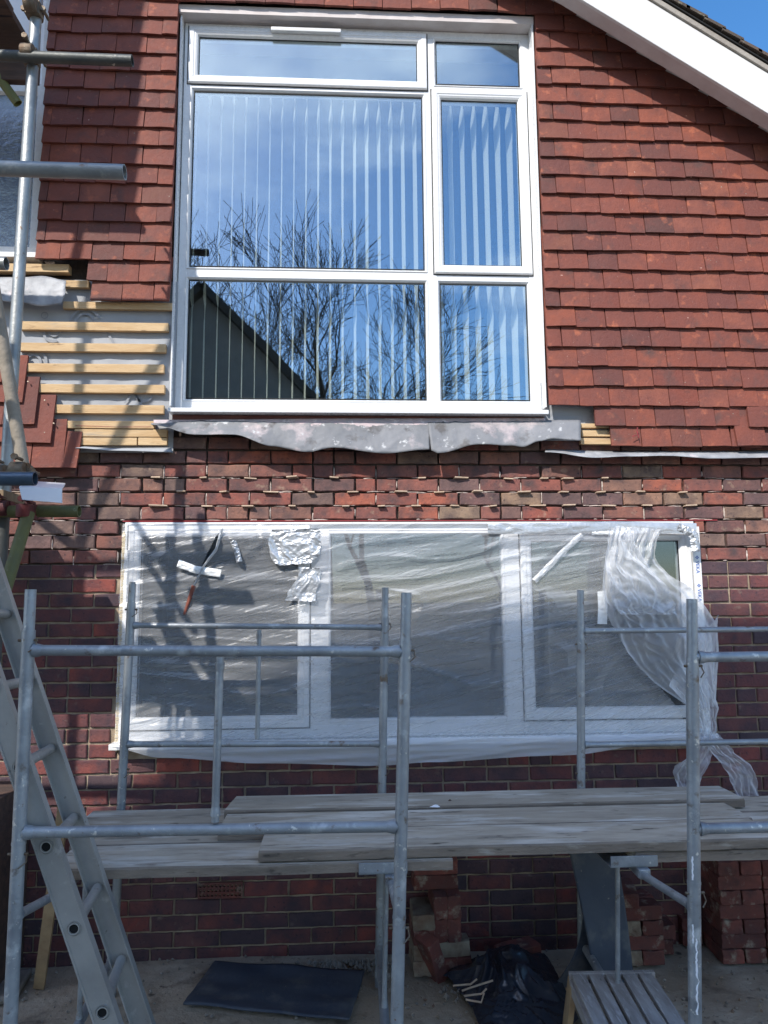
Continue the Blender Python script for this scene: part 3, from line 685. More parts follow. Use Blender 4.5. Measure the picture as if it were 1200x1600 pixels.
# printed marks on the frame edge
def text(s,p,size,rot,mt,parent,name='frame_lettering'):
    c=bpy.data.curves.new('t','FONT'); c.body=s; c.size=size; c.extrude=.0004; c.align_x='CENTER'; c.align_y='CENTER'
    o=bpy.data.objects.new('t',c); C.objects.link(o); bpy.context.view_layer.update()
    me=bpy.data.meshes.new_from_object(o.evaluated_get(bpy.context.evaluated_depsgraph_get())); bpy.data.objects.remove(o)
    me.materials.clear(); me.materials.append(mt)
    n_=bpy.data.objects.new(name,me); C.objects.link(n_)
    n_.matrix_world=Matrix.Translation(p)@Matrix.Rotation(rot,4,'Y')@Matrix.Rotation(R(90),4,'X')
    n_.parent=parent; n_.matrix_parent_inverse=parent.matrix_world.inverted(); return n_
def mark(px,py,s,mt,logo=True,h=.028):
    p=P(px,py,-.006)
    text(s,Vector((p.x,-.0065,p.z)),h,R(90),mt,low)
    if logo:
        c=p+Vector((0,0,.052)); q=MB()
        for k in range(4):
            dx,dz=((.006,0),(-.006,0),(0,.006),(0,-.006))[k]
            q.add([(c.x+dx+ex*.0045,-.0065,c.z+dz+ez*.0045) for ex,ez in((1,0),(0,1),(-1,0),(0,-1))],[(0,1,2,3)])
        q.build('frame_emblem',mt,low)
# the outer edge strip carries the maker's print
q=MB(); q.box(lx1-.004,lx1+.028,-.0055,.02,LZ0+.02,ZT-.045); q.build('frame_edge',M['upvc'],low)
q=MB(); q.box(lx0-.012,lx0+.022,-.0055,.02,LZ0+.0,ZT-.16); q.build('frame_edge',M['upvc'],low)
mark(1087,852,'VEKA',M['blue']); mark(1090,886,'VEKA',M['blue']); mark(1093,930,'VEKA',M['blue']);
mark(187,968,'VEKA',M['greyprint']); mark(185,1000,'VEKA',M['greyprint']); mark(187,935,'VEKA',M['greyprint'],False,.02)
#==PART2==
# ------------------------------------------------------------------ plastic film over the lower window
film_t=thing('plastic_sheet',(0,-.05,LZ0),'clear crinkled plastic sheet taped over the lower window, torn and hanging loose at the right','sheeting')
fx0,fx1=P(189,980,0).x,P(1088,860,0).x; fz1=P(600,818,0).z; fz0=P(600,1162,0).z
def ridg(x,z,ang,fa,fc,seed):
    c,s_=math.cos(ang),math.sin(ang); a=x*c+z*s_; b=-x*s_+z*c
    n_=noise.noise(Vector((a*fa,b*fc,seed)))
    return 1-2*abs(n_)
def filmfn(u,v):
    x=fx0+(fx1-fx0)*u; z=fz0+(fz1-fz0)*v
    px=190+898*u
    ang=.02+.10*max(0,min(1,(px-520)/260)) if px<800 else .42*max(0,min(1,(1-v)*1.0+.2))
    if px<480: ang=-.06+.25*(v-.5)
    A=.0062
    edge=min(1,min(u,1-u)*14,min(v,1-v)*9)
    amp=A*(.35+.65*edge)*(.5+.9*max(0,noise.noise(Vector((x*1.7,z*2.1,8)))+.5))
    d=amp*ridg(x,z,ang,1.0,12,1.+int(px>800))*1.2+amp*.5*ridg(x,z,ang+.08,1.8,30,5)*(.5+noise.noise(Vector((x*2,z*3,6))))+amp*.18*ridg(x,z,ang-.05,3.,70,9)
    # sag into the glazed areas
    sag=0
    for (p0,p1) in((225,455),(525,780),(840,1060)):
        if p0<px<p1:
            t=(px-p0)/(p1-p0); sag=max(sag,math.sin(math.pi*t)**.6*math.sin(math.pi*max(0,min(1,(v-.1)/.82)))**.6)
    bc=noise.noise(Vector((x*2.3+z,z*3.4,12))); y=-.030+.02*sag-d*1.6-.010*bc-.009*max(0,1-8*abs(noise.noise(Vector((x*1.6+z*.8,z*4.2-x*.9,31)))))
    # crinkled top-left corner and fans from the tape
    cr_=max(0,1-abs(px-430)/110)*max(0,1-abs(v-.93)/.16)
    y-=cr_*.012*noise.noise(Vector((x*26,z*26,3)))
    return Vector((x,y-.004,z))
def inpoly(x,y,pl):
    r=False; n_=len(pl)
    for i in range(n_):
        a,b=pl[i],pl[i-1]
        if (a[1]>y)!=(b[1]>y) and x<(b[0]-a[0])*(y-a[1])/(b[1]-a[1])+a[0]: r=not r
    return r
def uvp(px,py):
    p=P(px,py,-.02); return ((p.x-fx0)/(fx1-fx0),(p.z-fz0)/(fz1-fz0))
tear=[uvp(*q) for q in [(346,826),(350,832),(338,860),(322,885),(312,903),(306,915),(303,912),(310,898),(318,878),(332,852)]]
hole=[uvp(*q) for q in [(1028,822),(1100,815),(1110,1175),(1085,1168),(1060,1108),(1020,1062),(985,1020),(960,960),(950,900),(955,842),(1005,836)]]
q=MB(); q.grid(620,250,filmfn,skip=lambda u,v:inpoly(u,v,tear) or inpoly(u,v,hole))
q.build('taped_film',M['film'],film_t,recalc=False)
# tear edges curl
def ribbon(name,cl,w0,w1,y,mt,parent,amp=.006,nx=60,nz=10,seed=1,thick=0):
    """strip along a pixel centre line; w given in pixels across"""
    q=MB(); n_=len(cl)-1
    def fn(u,v):
        t=u*n_; i=min(int(t),n_-1); f=t-i
        a,b=cl[i],cl[i+1]; px=a[0]+(b[0]-a[0])*f; py=a[1]+(b[1]-a[1])*f
        dx,dy=b[0]-a[0],b[1]-a[1]; L0=math.hypot(dx,dy)+1e-6
        w_=(w0+(w1-w0)*u); px+=-dy/L0*w_*(v-.5); py+=dx/L0*w_*(v-.5)
        yy=y if not callable(y) else y(u)
        p=P(px,py,yy); p.y-=amp*noise.noise(Vector((u*9+seed,v*4,seed)))+amp*.5*noise.noise(Vector((u*25+seed,v*12,seed)))+amp*math.sin(v*math.pi)
        return p
    q.grid(nx,nz,fn); return q.build(name,mt,parent,recalc=False)
def patch(name,L_,R_,y,mt,parent,amp=.02,nu=50,nv=70,seed=1,folds=5,sharp=1.):
    """surface between a left and a right pixel curve, folds running along the curves"""
    def crv(c,t):
        n_=len(c)-1; t=t*n_; i=min(int(t),n_-1); f=t-i
        p0=c[max(i-1,0)];p1=c[i];p2=c[i+1];p3=c[min(i+2,n_)]
        return [ .5*((2*p1[k])+(-p0[k]+p2[k])*f+(2*p0[k]-5*p1[k]+4*p2[k]-p3[k])*f*f+(-p0[k]+3*p1[k]-3*p2[k]+p3[k])*f**3) for k in(0,1)]
    q=MB()
    def fn(u,v):
        a=crv(L_,v); b=crv(R_,v)
        yy=y(u,v) if callable(y) else y
        u2=u+.03*noise.noise(Vector((u*5,v*6,seed)))*math.sin(math.pi*u)
        wob=3*noise.noise(Vector((v*9,seed,u)))
        p=P(a[0]+(b[0]-a[0])*u2+wob,a[1]+(b[1]-a[1])*u2,yy)
        wp=noise.noise(Vector((u*2,v*2.2,seed+9)))*.6; n1=noise.noise(Vector((u*folds+wp*2,v*2.0+wp,seed))); n2=noise.noise(Vector((u*folds*2.4-wp*3,v*5,seed+4)))
        p.y-=amp*(1-2*abs(n1))*sharp+amp*.4*(1-2*abs(n2))+amp*.35*(1-2*abs(noise.noise(Vector((u*9+wp*4,v*12,seed)))))
        return p
    q.grid(nu,nv,fn); return q.build(name,mt,parent,recalc=False)
# bottom roll of film hanging over the sill
patch('hem_film',[(172,1160),(196,1172),(205,1180),(240,1193)],[(1100,1146),(1100,1150),(1000,1160),(850,1172)],lambda u,v:-.08-.02*v,M['film_roll'],film_t,amp=.010,nu=90,nv=20,seed=3,folds=2)
def hem(u,v):
    top=1160-14*u
    low_=[(0,1168),(.08,1183),(.25,1192),(.45,1196),(.55,1190),(.75,1180),(1,1152)]
    for a,b in zip(low_,low_[1:]):
        if u<=b[0]: t=(u-a[0])/(b[0]-a[0]); t=t*t*(3-2*t); lo=a[1]+(b[1]-a[1])*t; break
    px=176+(1100-176)*u; p=P(px,top+(lo-top)*v,-.085-.012*v)
    p.y-=.010*(1-2*abs(noise.noise(Vector((u*5,v*2.5+u*3,1)))))+.004*(1-2*abs(noise.noise(Vector((u*12,v*7+u*9,2)))))
    return p
bpy.data.objects.remove(bpy.data.objects['hem_film'])
q=MB(); q.grid(160,14,hem); q.build('hem_film',M['film_roll'],film_t,recalc=False)
# loose flap at the right
patch('loose_film',[(955,822),(938,900),(945,960),(975,1015),(1010,1058),(1082,1112)],[(1030,828),(1020,862),(1045,900),(1092,935),(1122,1000),(1112,1100)],lambda u,v:-.05-.05*math.sin(math.pi*u)*v,M['film_loose'],film_t,amp=.03,nu=80,nv=110,seed=5,folds=3.2)
patch('loose_film',[(948,826),(945,880),(952,930),(965,960)],[(985,826),(1000,870),(1040,920),(1055,960)],lambda u,v:-.085-.03*v,M['film_loose'],film_t,amp=.026,nu=50,nv=60,seed=15,folds=2.6)
patch('loose_film',[(1040,1070),(1075,1105),(1092,1140),(1088,1160)],[(1118,960),(1112,1050),(1120,1110),(1112,1165)],lambda u,v:-.09,M['film_loose'],film_t,amp=.024,nu=30,nv=50,seed=8,folds=2.4)
patch('loose_film',[(1090,1145),(1070,1180),(1052,1200),(1058,1240)],[(1118,1150),(1110,1180),(1092,1215),(1090,1244)],lambda u,v:-.09-.05*v,M['film_loose'],film_t,amp=.022,nu=24,nv=40,seed=11,folds=2)
patch('loose_film',[(1092,1148),(1108,1175),(1128,1200),(1148,1246)],[(1120,1146),(1142,1172),(1172,1200),(1182,1248)],lambda u,v:-.09-.07*v,M['film_loose'],film_t,amp=.024,nu=24,nv=50,seed=12,folds=2.2)
# tape and foil patches
def tape(cl,w_,mt,label,y=-.052,amp=.003,seed=1,name='tape_strip',nz=8):
    o=ribbon(name,cl,w_,w_,y,mt,None,amp,60,nz,seed); tag(o,label,'tape','pieces of tape holding the plastic sheet'); return o
tape([(762,826),(820,826),(960,823),(1088,826)],17,M['silver'],'long strip of silver tape along the top right edge of the lower window',seed=2)
tape([(1060,822),(1084,835),(1087,862)],14,M['silver'],'crumpled silver tape end at the top right corner of the lower window',amp=.012,seed=3)
o=patch('foil_patch',[(425,828),(420,845),(424,872),(436,884)],[(500,826),(501,845),(498,868),(486,880)],-.05,M['silver'],None,amp=.008,seed=21,folds=2.5,nu=70,nv=60); tag(o,'crumpled silver tape patch at the top of the left mullion','tape','pieces of tape holding the plastic sheet')
o=patch('foil_patch',[(467,886),(467,900),(452,922),(446,938)],[(501,888),(500,905),(494,925),(493,940)],-.05,M['silver'],None,amp=.005,seed=24,folds=2,nu=40,nv=30); tag(o,'square silver tape patch halfway up the left mullion','tape','pieces of tape holding the plastic sheet')
tape([(278,880),(305,890),(345,896)],12,M['tape_white'],'shiny tape strip below the tear in the plastic sheet',seed=5,amp=.006)
tape([(941,924),(942,950),(941,975)],15,M['tape_white'],'short white upright tape strip on the right hand pane',seed=6)
tape([(364,845),(370,860),(374,878)],9,M['silver'],'small curled tape end beside the tear in the plastic sheet',seed=7,amp=.01)
tape([(909,835),(880,862),(835,908)],9,M['film_roll'],'diagonal fold of plastic film on the right hand pane',seed=8,amp=.006)  # folded film rather than tape, built with the tape ribbon
tape([(925,832),(950,832),(974,833)],6,M['tape_white'],'thin white tape piece at the top of the right hand pane',seed=9)
ribbon('tear_edge',[(347,826),(338,858),(318,885),(303,915)],5,3,-.056,M['silver'],film_t,.01,40,5,4)
q=MB(); a,b=P(303,915,-.03),P(288,960,-.03); q.tube([a,b],[.012,.007],8); tag(q.build('clay_shard',M['tile'],None),'narrow orange stick of clay showing through the tear in the plastic','shard')
# ------------------------------------------------------------------ packers wedged in the joints
pk=[]
rowsz=[(748,[243,277,325+8,385+8,457,523]),(768,[205,283,351,424,484,551]),(790,[248,325,388,457]),]
spots=[]
# pixel x at each joint row (from the photograph)
for y,xs in ((747,[246,318,391,457,522,659,720,794,850,886,944]),(768,[283,351,424,486,551,626,686,745,818,880,938,1000]),(788,[248,325,388,457,540,596,650,710,769,840,888,950]),(765.5,[1030+35]),(808-20,[1010,1078])):
    for x in xs: spots.append((x,y))
for i,(x,y) in enumerate(spots):
    p=P(x,y,0); k=round((p.z-ZT)/CO); z=ZT+k*CO-.006
    wd=random.uniform(.018,.036); pr_=random.uniform(.012,.03); an=random.gauss(0,.25)
    if random.random()<.15: wd*=1.5
    q=MB(); c=Vector((p.x,-pr_/2+.012,z+random.uniform(-.003,.003)))
    ax=Vector((math.cos(an)*wd,math.sin(an)*wd*.5,random.uniform(-.002,.002))); ay=Vector((-math.sin(an)*.4,1,random.uniform(-.12,.06)))*(pr_/2+.012)
    q.obox(c,ax,ay,Vector((0,0,.0035)))
    o=q.build('packer',M['packer'],None,bevel=.0015); o['group']='small packers wedged in the joints above the lower window'
    pk.append((k,p.x,o)); tag(o,'packer','packer')
ords=['first','second','third','fourth','fifth','sixth','seventh','eighth','ninth','tenth','eleventh','twelfth','thirteenth','fourteenth']
kr=sorted({a for a,_,_ in pk},reverse=True)
for a,x_,o in pk:
    n_=sorted(b for c_,b,_ in pk if c_==a).index(x_)
    o['label']='tan packing slip, %s from the left in the %s joint under the lead flashing'%(ords[n_],['upper','next to upper','middle','lower','lowest'][kr.index(a)] if len(kr)>3 else ['upper','middle','lower'][kr.index(a)])
# ------------------------------------------------------------------ tower scaffold frames
TR=.0195
def V(px,py,Y): return P(px,py,Y)
def vpost(q,px0,py0,px1,py1,Y,zb=.0,r=TR,joint=None):
    a,b=P(px0,py0,Y),P(px1,py1,Y); d=(b-a); t=(zb-a.z)/d.z; e=a+d*t
    return a,e
def frame_side(parent,label,pts,Y,mt=None):
    pass
tA=thing('tower_scaffold',P(330,1500,-1.0)*1.0,'galvanised tower scaffold frame left of centre with guard rails, standing before the lower window','scaffold','galvanised tower frames under the boards')
tA.location.z=0; bpy.context.view_layer.update()
def mkpost(parent,t0,b0,Y,jz,name='post',r=TR):
    a,e=vpost(None,*t0,*b0,Y); q=MB(); d=(e-a)
    s1=a+(e-a)*jz[0]
    q.tube([a,s1],r*.86,16,hollow=.8); q.tube([s1,e],r,16,cap=True)
    for j in jz[1:]:
        m_=a+(e-a)*j; q.tube([m_-d.normalized()*.004,m_+d.normalized()*.004],r*1.06,16)
    q.build(name,M['galv'],parent)
    for j in jz:
        m_=a+(e-a)*j+Vector((0,0,-.03)); q=MB(); q.tube([m_+Vector((-r*1.5,-.002,0)),m_+Vector((r*1.5,-.002,0))],.0045,8); q.tube([m_+Vector((r*1.3,-.002,0)),m_+Vector((r*1.5,-.012,-.02)),m_+Vector((r*.6,-r*1.3,-.034))],.0022,6); q.build('locking_pin',M['clamp'],parent)
    return a,e
def rail(parent,a,b,name,r=TR*.85,n=14):
    q=MB(); d=(b-a).normalized(); q.tube([a,b],r,n)
    for p,s_ in((a,1),(b,-1)): q.tube([p+d*s_*.018,p+d*s_*.030,p+d*s_*.045],[r*1.32,r*1.22,r],n)      # weld swelling
    q.build(name,M['galv'],parent)
YF,YR=-1.52,-.32
af,ef=mkpost(tA,(48,921),(16,1600),YF,[.07,.42])
bf,gf=mkpost(tA,(635,926),(620,1600),YF,[.085,.55])
ar,er=mkpost(tA,(207,912),(190,1245),YR,[.05,.45])
br_,gr=mkpost(tA,(602,918),(597,1232),YR,[.08,.45])
def on(a,e,py,Y):    # the point of a post seen at this height
    lo,hi=0.,1.
    for _ in range(30):
        m_=(lo+hi)/2; p=a+(e-a)*m_; v=p-CAM; y_=800-FP*v.dot(UP)/v.dot(FW)
        if y_<py: lo=m_
        else: hi=m_
    return a+(e-a)*lo
rail(tA,on(af,ef,1016,YF),on(bf,gf,1018,YF),'guard_rail'); rail(tA,on(af,ef,1301,YF),on(bf,gf,1291,YF),'guard_rail')
rail(tA,on(ar,er,977,YR),on(br_,gr,980,YR),'guard_rail',TR*.72); rail(tA,on(ar,er,1163,YR),on(br_,gr,1162,YR),'guard_rail',TR*.72)
c0,c1=P(344,1026,YF),P(336,1284,YF); rail(tA,c0,c1,'baluster',TR*.62)
c0,c1=P(405,984,YR),P(402,1155,YR); rail(tA,c0,c1,'baluster',TR*.55)
BZ=CAM.z-.90                       # top of the upper boards
TZ=BZ-.038*2-.022
def endframe(parent,a,e,ar_,er_,brace_y,skip=False):
    def atz(p,q_,z): return p+(q_-p)*((z-p.z)/(q_.z-p.z))
    f_,r_=atz(a,e,TZ),atz(ar_,er_,TZ)
    q=MB(); d=(f_-r_); dn=d.normalized(); s_=Vector((0,0,1)).cross(dn)
    t2=r_.lerp(f_,.665); q.obox((t2+r_)/2,(t2-r_)/2,s_*.022,Vector((0,0,.016))); q.build('transom',M['galv'],parent,bevel=.003)
    lf_,lr_=atz(a,e,.16),atz(ar_,er_,.16)
    rail(parent,lf_,lr_,'bottom_rail',TR*.95)
    u=r_.lerp(f_,.42); v=lr_.lerp(lf_,.42); rail(parent,u,v,'strut',TR*.5)
    kb=on(a,e,brace_y,YF); kt=r_.lerp(f_,.62)+Vector((0,0,-.014))
    rail(parent,kb,kt,'knee_brace',TR*.72)
    if not skip:
        q=MB(); xx=r_.lerp(f_,.66).x; q.box(xx-.115,xx+.06,-1.096,-1.090,BZ-.077,BZ-.042); q.box(xx-.115,xx+.06,-1.090,-.90,BZ-.083,BZ-.0785); q.build('board_bracket',M['galv'],parent,bevel=.001)
endframe(tA,af,ef,ar,er,1432,True); endframe(tA,bf,gf,br_,gr,1432)
tB=thing('tower_scaffold',(P(1083,1500,YF).x,-1.0,0),'galvanised tower scaffold frame at the right edge, its front post splashed with white paint','scaffold','galvanised tower frames under the boards')
bpy.context.view_layer.update()
a3,e3=mkpost(tB,(1081,936),(1086,1600),YF,[.105,.50]); a4,e4=mkpost(tB,(907,922),(908,1232),YR,[.13,.47])
W_=1.25
p1=on(a3,e3,1027,YF); p2=on(a3,e3,1295,YF); p3=on(a4,e4,986,YR); p4=on(a4,e4,1164,YR)
mv=Vector((W_,0,.0))
for (p,r) in((p1,TR*.85),(p2,TR*.85),(p3,TR*.72),(p4,TR*.72)): rail(tB,p,p+mv,'guard_rail',r)
for (a,e,jz) in((a3,e3,[.105,.5]),(a4,e4,[.13,.47])):
    q=MB(); A,E_=a+mv,e+mv; s1=A+(E_-A)*jz[0]; q.tube([A,s1],TR*.86,16,hollow=.8); q.tube([s1,E_],TR,16); q.build('post',M['galv'],tB)
endframe(tB,a3,e3,a4,e4,1418)
endframe(tB,a3+mv,e3+mv,a4+mv,e4+mv,1418)
# paint runs on the right post
q=MB()
for (y0,y1,w_) in((1335,1372,.004),(1462,1520,.004),(1500,1580,.006),(1440,1470,.003)):
    n_=14; pts=[]
    for i in range(n_+1):
        c=on(a3,e3,y0+(y1-y0)*i/n_,YF); d_=(CAM-c); d_.z=0; d_=d_.normalized(); sd_=Vector((-d_.y,d_.x,0))
        ww=w_*(.5+.8*abs(noise.noise(Vector((i*.7,y0,1)))))
        ofs=(.004 if y0<1460 else -.005)+.003*noise.noise(Vector((i*.5,y0,4)))
        for s2 in(-ww,ww): pts.append(c+sd_*(ofs+s2)*-1+d_*(math.sqrt(TR*TR-(abs(ofs)+ww)**2)+.0012))
    q.add(pts,[(2*i,2*i+1,2*i+3,2*i+2) for i in range(n_)])
q.build('paint_run',M['white_pl'],tB)
# bearers under the lower boards seen as blocks
# ------------------------------------------------------------------ boards
def board(pxl,pxr,yb,yf,z,label,th_=.036,clip_l=0,clip_r=0,grp='weathered scaffold boards laid across the frames',m=None,xl=None,xr=None,tilt=0):
    ym=(yb+yf)/2
    def xat(px):
        # point on the plane Z=z at depth ym seen in this column
        lo=P(px,1250,ym).x; p=P(px,1300,ym); 
        for _ in range(20):
            pr_=p; v=Vector((pr_.x,ym,z))-CAM; pxx=600+FP*v.dot(RT)/v.dot(FW); p=Vector((pr_.x+(px-pxx)*v.dot(FW)/FP,ym,z))
        return p.x
    x0=xl if xl is not None else xat(pxl); x1=xr if xr is not None else xat(pxr)
    nx=40; prof_=[(yb,z-th_),(yb,z-.006),(yb-.006,z),(ym,z+.0015),(yf+.006,z),(yf,z-.006),(yf,z-th_)]
    q=MB(); rings=[]
    sd_=random.random()*50
    for i in range(nx+1):
        t=i/nx; x=x0+(x1-x0)*t
        wv=.0022*noise.noise(Vector((x*2,sd_,0))); wf=.003*noise.noise(Vector((x*5,sd_,3)))
        for j,(y,zz) in enumerate(prof_):
            cx_=x
            dcl=0
            if t==0 and clip_l: dcl=clip_l*abs(((y-yf)/(yb-yf)))
            if t==1 and clip_r: dcl=-clip_r*abs(((y-yf)/(yb-yf)))
            q.v.append((cx_+dcl,y+wf*(1 if j>3 else -1),zz+wv+tilt*(t-.5)))
    n_=len(prof_)
    for i in range(nx):
        for j in range(n_):
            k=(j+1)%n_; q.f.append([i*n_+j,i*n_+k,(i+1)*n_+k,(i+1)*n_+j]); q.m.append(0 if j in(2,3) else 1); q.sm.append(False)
    q.f.append(list(range(n_))); q.m.append(0); q.sm.append(False)
    q.f.append([nx*n_+j for j in range(n_)]); q.m.append(0); q.sm.append(False)
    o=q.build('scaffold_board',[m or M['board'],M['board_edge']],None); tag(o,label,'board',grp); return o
# object origins at the boards' own places keep the wood patterns apart (object random in the material)
board(357,1142,-.340,-.570,BZ+.005,'rearmost long upper scaffold board with a grey stained top, nearest the wall',clip_l=.02,clip_r=0)
board(348,1152,-.592,-.824,BZ-.002,'middle long upper scaffold board with white chips on it')
board(410,1195,-.834,-1.075,BZ+.002,'front long upper scaffold board with the thick front edge')
board(133,700,-.36,-.585,BZ-.040,'rear lower scaffold board sticking out at the left end near the wall')
board(126,640,-.592,-.832,BZ-.040,'middle lower scaffold board at the left end behind the ladder')
board(98,700,-.838,-1.085,BZ-.040,'front lower scaffold board at the left end crossing behind the ladder')
board(930,1400,-.36,-.60,BZ-.040,'rear lower scaffold board running out of view at the right')
board(935,1400,-.61,-.832,BZ-.040,'middle lower scaffold board running out of view at the right')
board(975,1400,-.838,-1.07,BZ-.040,'front lower scaffold board running out of view at the right behind the paint splashed post')
def chip(px,py,z,s,mt,name,label,cat,fl_=.3):
    c=G(px,py,z); q=MB(); n_=9
    vs=[c+Vector((math.cos(i*6.283/n_)*s*random.uniform(.7,1.2),math.sin(i*6.283/n_)*s*.6*random.uniform(.7,1.2),.0)) for i in range(n_)]+[c+Vector((0,0,s*fl_)),c+Vector((s*.4,.1*s,s*fl_*.8))]
    q.add(vs,[(i,(i+1)%n_,n_) for i in range(n_)]); tag(q.build(name,mt,None),label,cat)
chip(681,1260,BZ,.028,M['white_pl'],'paper_scrap','small white scrap lying on the middle scaffold board','scrap')
chip(703,1253,BZ,.016,M['dark_board'],'dirt_lump','small dark lump lying on the scaffold boards beside the white scrap','lump',.8)
chip(846,1256,BZ,.012,M['packer'],'chip','tiny pale chip on the rear scaffold board','chip')
# ------------------------------------------------------------------ ladder
lad=thing('ladder',P(220,1600,-1.2),'aluminium ladder leaning to the left in front of the brick wall','ladder')
bpy.context.view_layer.update()
YN,YX=-1.47,-1.13
def stile(c0,c1,Y,sgn):
    a,b=P(*c0,Y),P(*c1,Y); d=(b-a).normalized(); a2=a+d*((-.0-a.z)/d.z); b2=b+d*1.6
    s_=Vector((d.z,0,-d.x)); h=.035; yv=Vector((0,1,0))
    t_=.013
    sec=[(-h,-t_),(h,-t_),(h,-t_+.0),(h,t_),(h-.004,t_),(h-.004,-t_+.004),(-h+.004,-t_+.004),(-h+.004,t_),(-h,t_)]
    sec=[(x_,y_*sgn) for x_,y_ in sec]
    q=MB(); n_=len(sec)
    vs=[p+s_*x_+yv*y_ for p in(a2,b2) for x_,y_ in sec]
    q.add(vs,[(i,(i+1)%n_,(i+1)%n_+n_,i+n_) for i in range(n_)])
    # raised lips along both edges of the web
    for e in(-1,1): q.obox((a2+b2)/2+s_*(h-.003)*e-yv*(t_+.001)*sgn,(b2-a2)/2,s_*.003,yv*.002)
    q.build('stile',M['alu'],lad); return a,d,s_
aN,dN,sN=stile((170,1600),(75,1321),YN,1)
aF,dF,sF=stile((221,1595),(63,1119),YX,-1)
# rungs: fixed spacing along the near stile
h1,h2=P(76,1320,YN),P(119,1447,YN); sp=(h1-h2).length
rd=(h1-h2).normalized()
for i in range(-1,12):
    c=h2+rd*sp*i
    if c.z<.05: continue
    f_=Vector((c.x,YX,c.z)); # nearest point of the far stile
    t=((f_-aF).dot(dF)); f_=aF+dF*t
    q=MB(); a_=Vector((c.x,YN-.0215,c.z)); q.tube([a_,f_],.0165,16,hollow=.82)
    q.tube([a_+Vector((0,.004,0)),a_+Vector((0,.008,0))],.0205,18,cap=False)
    q.tube([a_+Vector((0,.0062,0)),a_+Vector((0,.0078,0))],.0150,14,m=1)  # black disc painted in for the shade inside the hollow rung
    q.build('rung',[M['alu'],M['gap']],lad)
for (a,d,Y) in((aN,dN,YN),(aF,dF,YX)):
    e=a+d*((.03-a.z)/d.z); q=MB(); q.obox(e,d*.04,Vector((d.z,0,-d.x))*.038,Vector((0,.02,0))); q.build('ladder_foot',M['rubber'],lad,bevel=.004)
# ------------------------------------------------------------------ tube scaffold at the left
tS=thing('tube_scaffold',(-2.0,-1.0,0),'steel tube and coupler scaffold at the left edge in front of the tiled wall','scaffold')
bpy.context.view_layer.update()
def tb(pts,name,mt,r=.02415,hollow=.86):
    q=MB(); q.tube(pts,r,20,hollow=hollow); q.build(name,mt,tS)
def coupler(c,mt=None,ax=Vector((0,0,1)),ax2=Vector((1,0,0)),off=0):
    q=MB(); c=Vector(c)
    q.tube([c-ax*.026,c-ax*.022,c+ax*.022,c+ax*.026],[.029,.032,.032,.029],16)
    c2=c+Vector((0,-.055,0))
    q.tube([c2-ax2*.026,c2-ax2*.022,c2+ax2*.022,c2+ax2*.026],[.029,.032,.032,.029],16)
    q.obox(c+Vector((0,-.028,0)),Vector((.03,0,0)),Vector((0,.016,0)),Vector((0,0,.03)))
    for d_ in(-1,1):
        b_=c+ax.cross(Vector((0,1,0))).normalized()*.042*d_; q.tube([b_+Vector((0,-.03,0)),b_+Vector((0,.03,0))],.007,6); q.tube([b_+Vector((0,-.036,0)),b_+Vector((0,-.024,0))],.013,6)
    b_=c2+Vector((0,0,.045)); q.tube([b_+Vector((.0,-.035,0)),b_+Vector((0,.03,0))],.007,6); q.tube([b_+Vector((0,-.042,0)),b_+Vector((0,-.028,0))],.013,6)
    q.build('coupler',mt or M['clamp'],tS)
YI,YO=-.80,-1.60
pA,pB=P(58,0,YI),P(10,735,YI); dA=(pB-pA).normalized()
def onA(py):
    t=0; lo,hi=-2.5,4.5
    for _ in range(40):
        m_=(lo+hi)/2; p=pA+dA*m_; v=p-CAM; y_=800-FP*v.dot(UP)/v.dot(FW)
        if y_<py: lo=m_
        else: hi=m_
    return pA+dA*lo
tb([pA-dA*1.0,onA(775)],'standard',M['tube'])
q0=onA(775); tb([q0-dA*.0,Vector((q0.x-.01,YI-.0,0))],'standard',M['tube_dark'])
def hz(px,py,Y,x_left,mt,name='ledger',r=.02415,dy=0):
    e=P(px,py,Y); s_=Vector((x_left,Y,e.z+dy)); tb([e,s_],name,mt,r)
    return e
hz(207,95,YI-.052,-3.6,M['tube_dark'],dy=.02); hz(195,269,YO,-3.6,M['tube'],dy=.02)
hz(55,748,-1.30,-3.6,M['tube_blue'],dy=.0); e_=hz(124,799,YI-.05,-3.6,M['tube_olive'],dy=-.0)
# brace tubes
tb([P(-30,330,-1.05),P(38,740,-.95)],'brace',M['tube_muddy'])
tb([P(45,800,-.90),P(-12,985,-1.0)],'brace',M['tube_olive'])
# tube end at the left edge and olive tube by the upper platform
tb([P(10,412,-1.2),P(-120,405,-1.2)],'ledger',M['tube'])
tb([P(-60,40,-.55),P(28,162,-.45)],'brace',M['tube_olive'],r=.022)
coupler(onA(95)); coupler(onA(22)); coupler(onA(742)+Vector((0,-.01,0))); coupler(P(38,738,-.97))
coupler(onA(797)+Vector((.02,-.01,0)),M['clamp_red']); coupler(P(48,801,YI-.05),M['clamp_red'],Vector((1,0,0)),Vector((0,0,1)))
# outer standards, rails and brace: out of view, they throw the striped shadows on the wall
def up(px,t,z0,z1,nm='standard',py=600):
    c=cast(px,py,t); tb([(c.x,c.y,z0),(c.x,c.y,z1)],nm,M['tube'])
up(137,1.60,0,5.6)
c=cast(374,868,1.60); tb([(c.x,c.y-.05,c.z),(-4.2,c.y-.05,c.z)],'ledger',M['tube']); 
c=cast(205,757,1.60); 
a=cast(268,590,1.60); b=cast(140,850,1.60); d=(a-b); tb([a+d*.5+Vector((0,.05,0)),b-d*.1+Vector((0,.05,0))],'brace',M['tube'])
a=cast(40,795,1.2); b=cast(150,880,1.2); tb([a+(a-b)*.6,b],'brace',M['tube'])
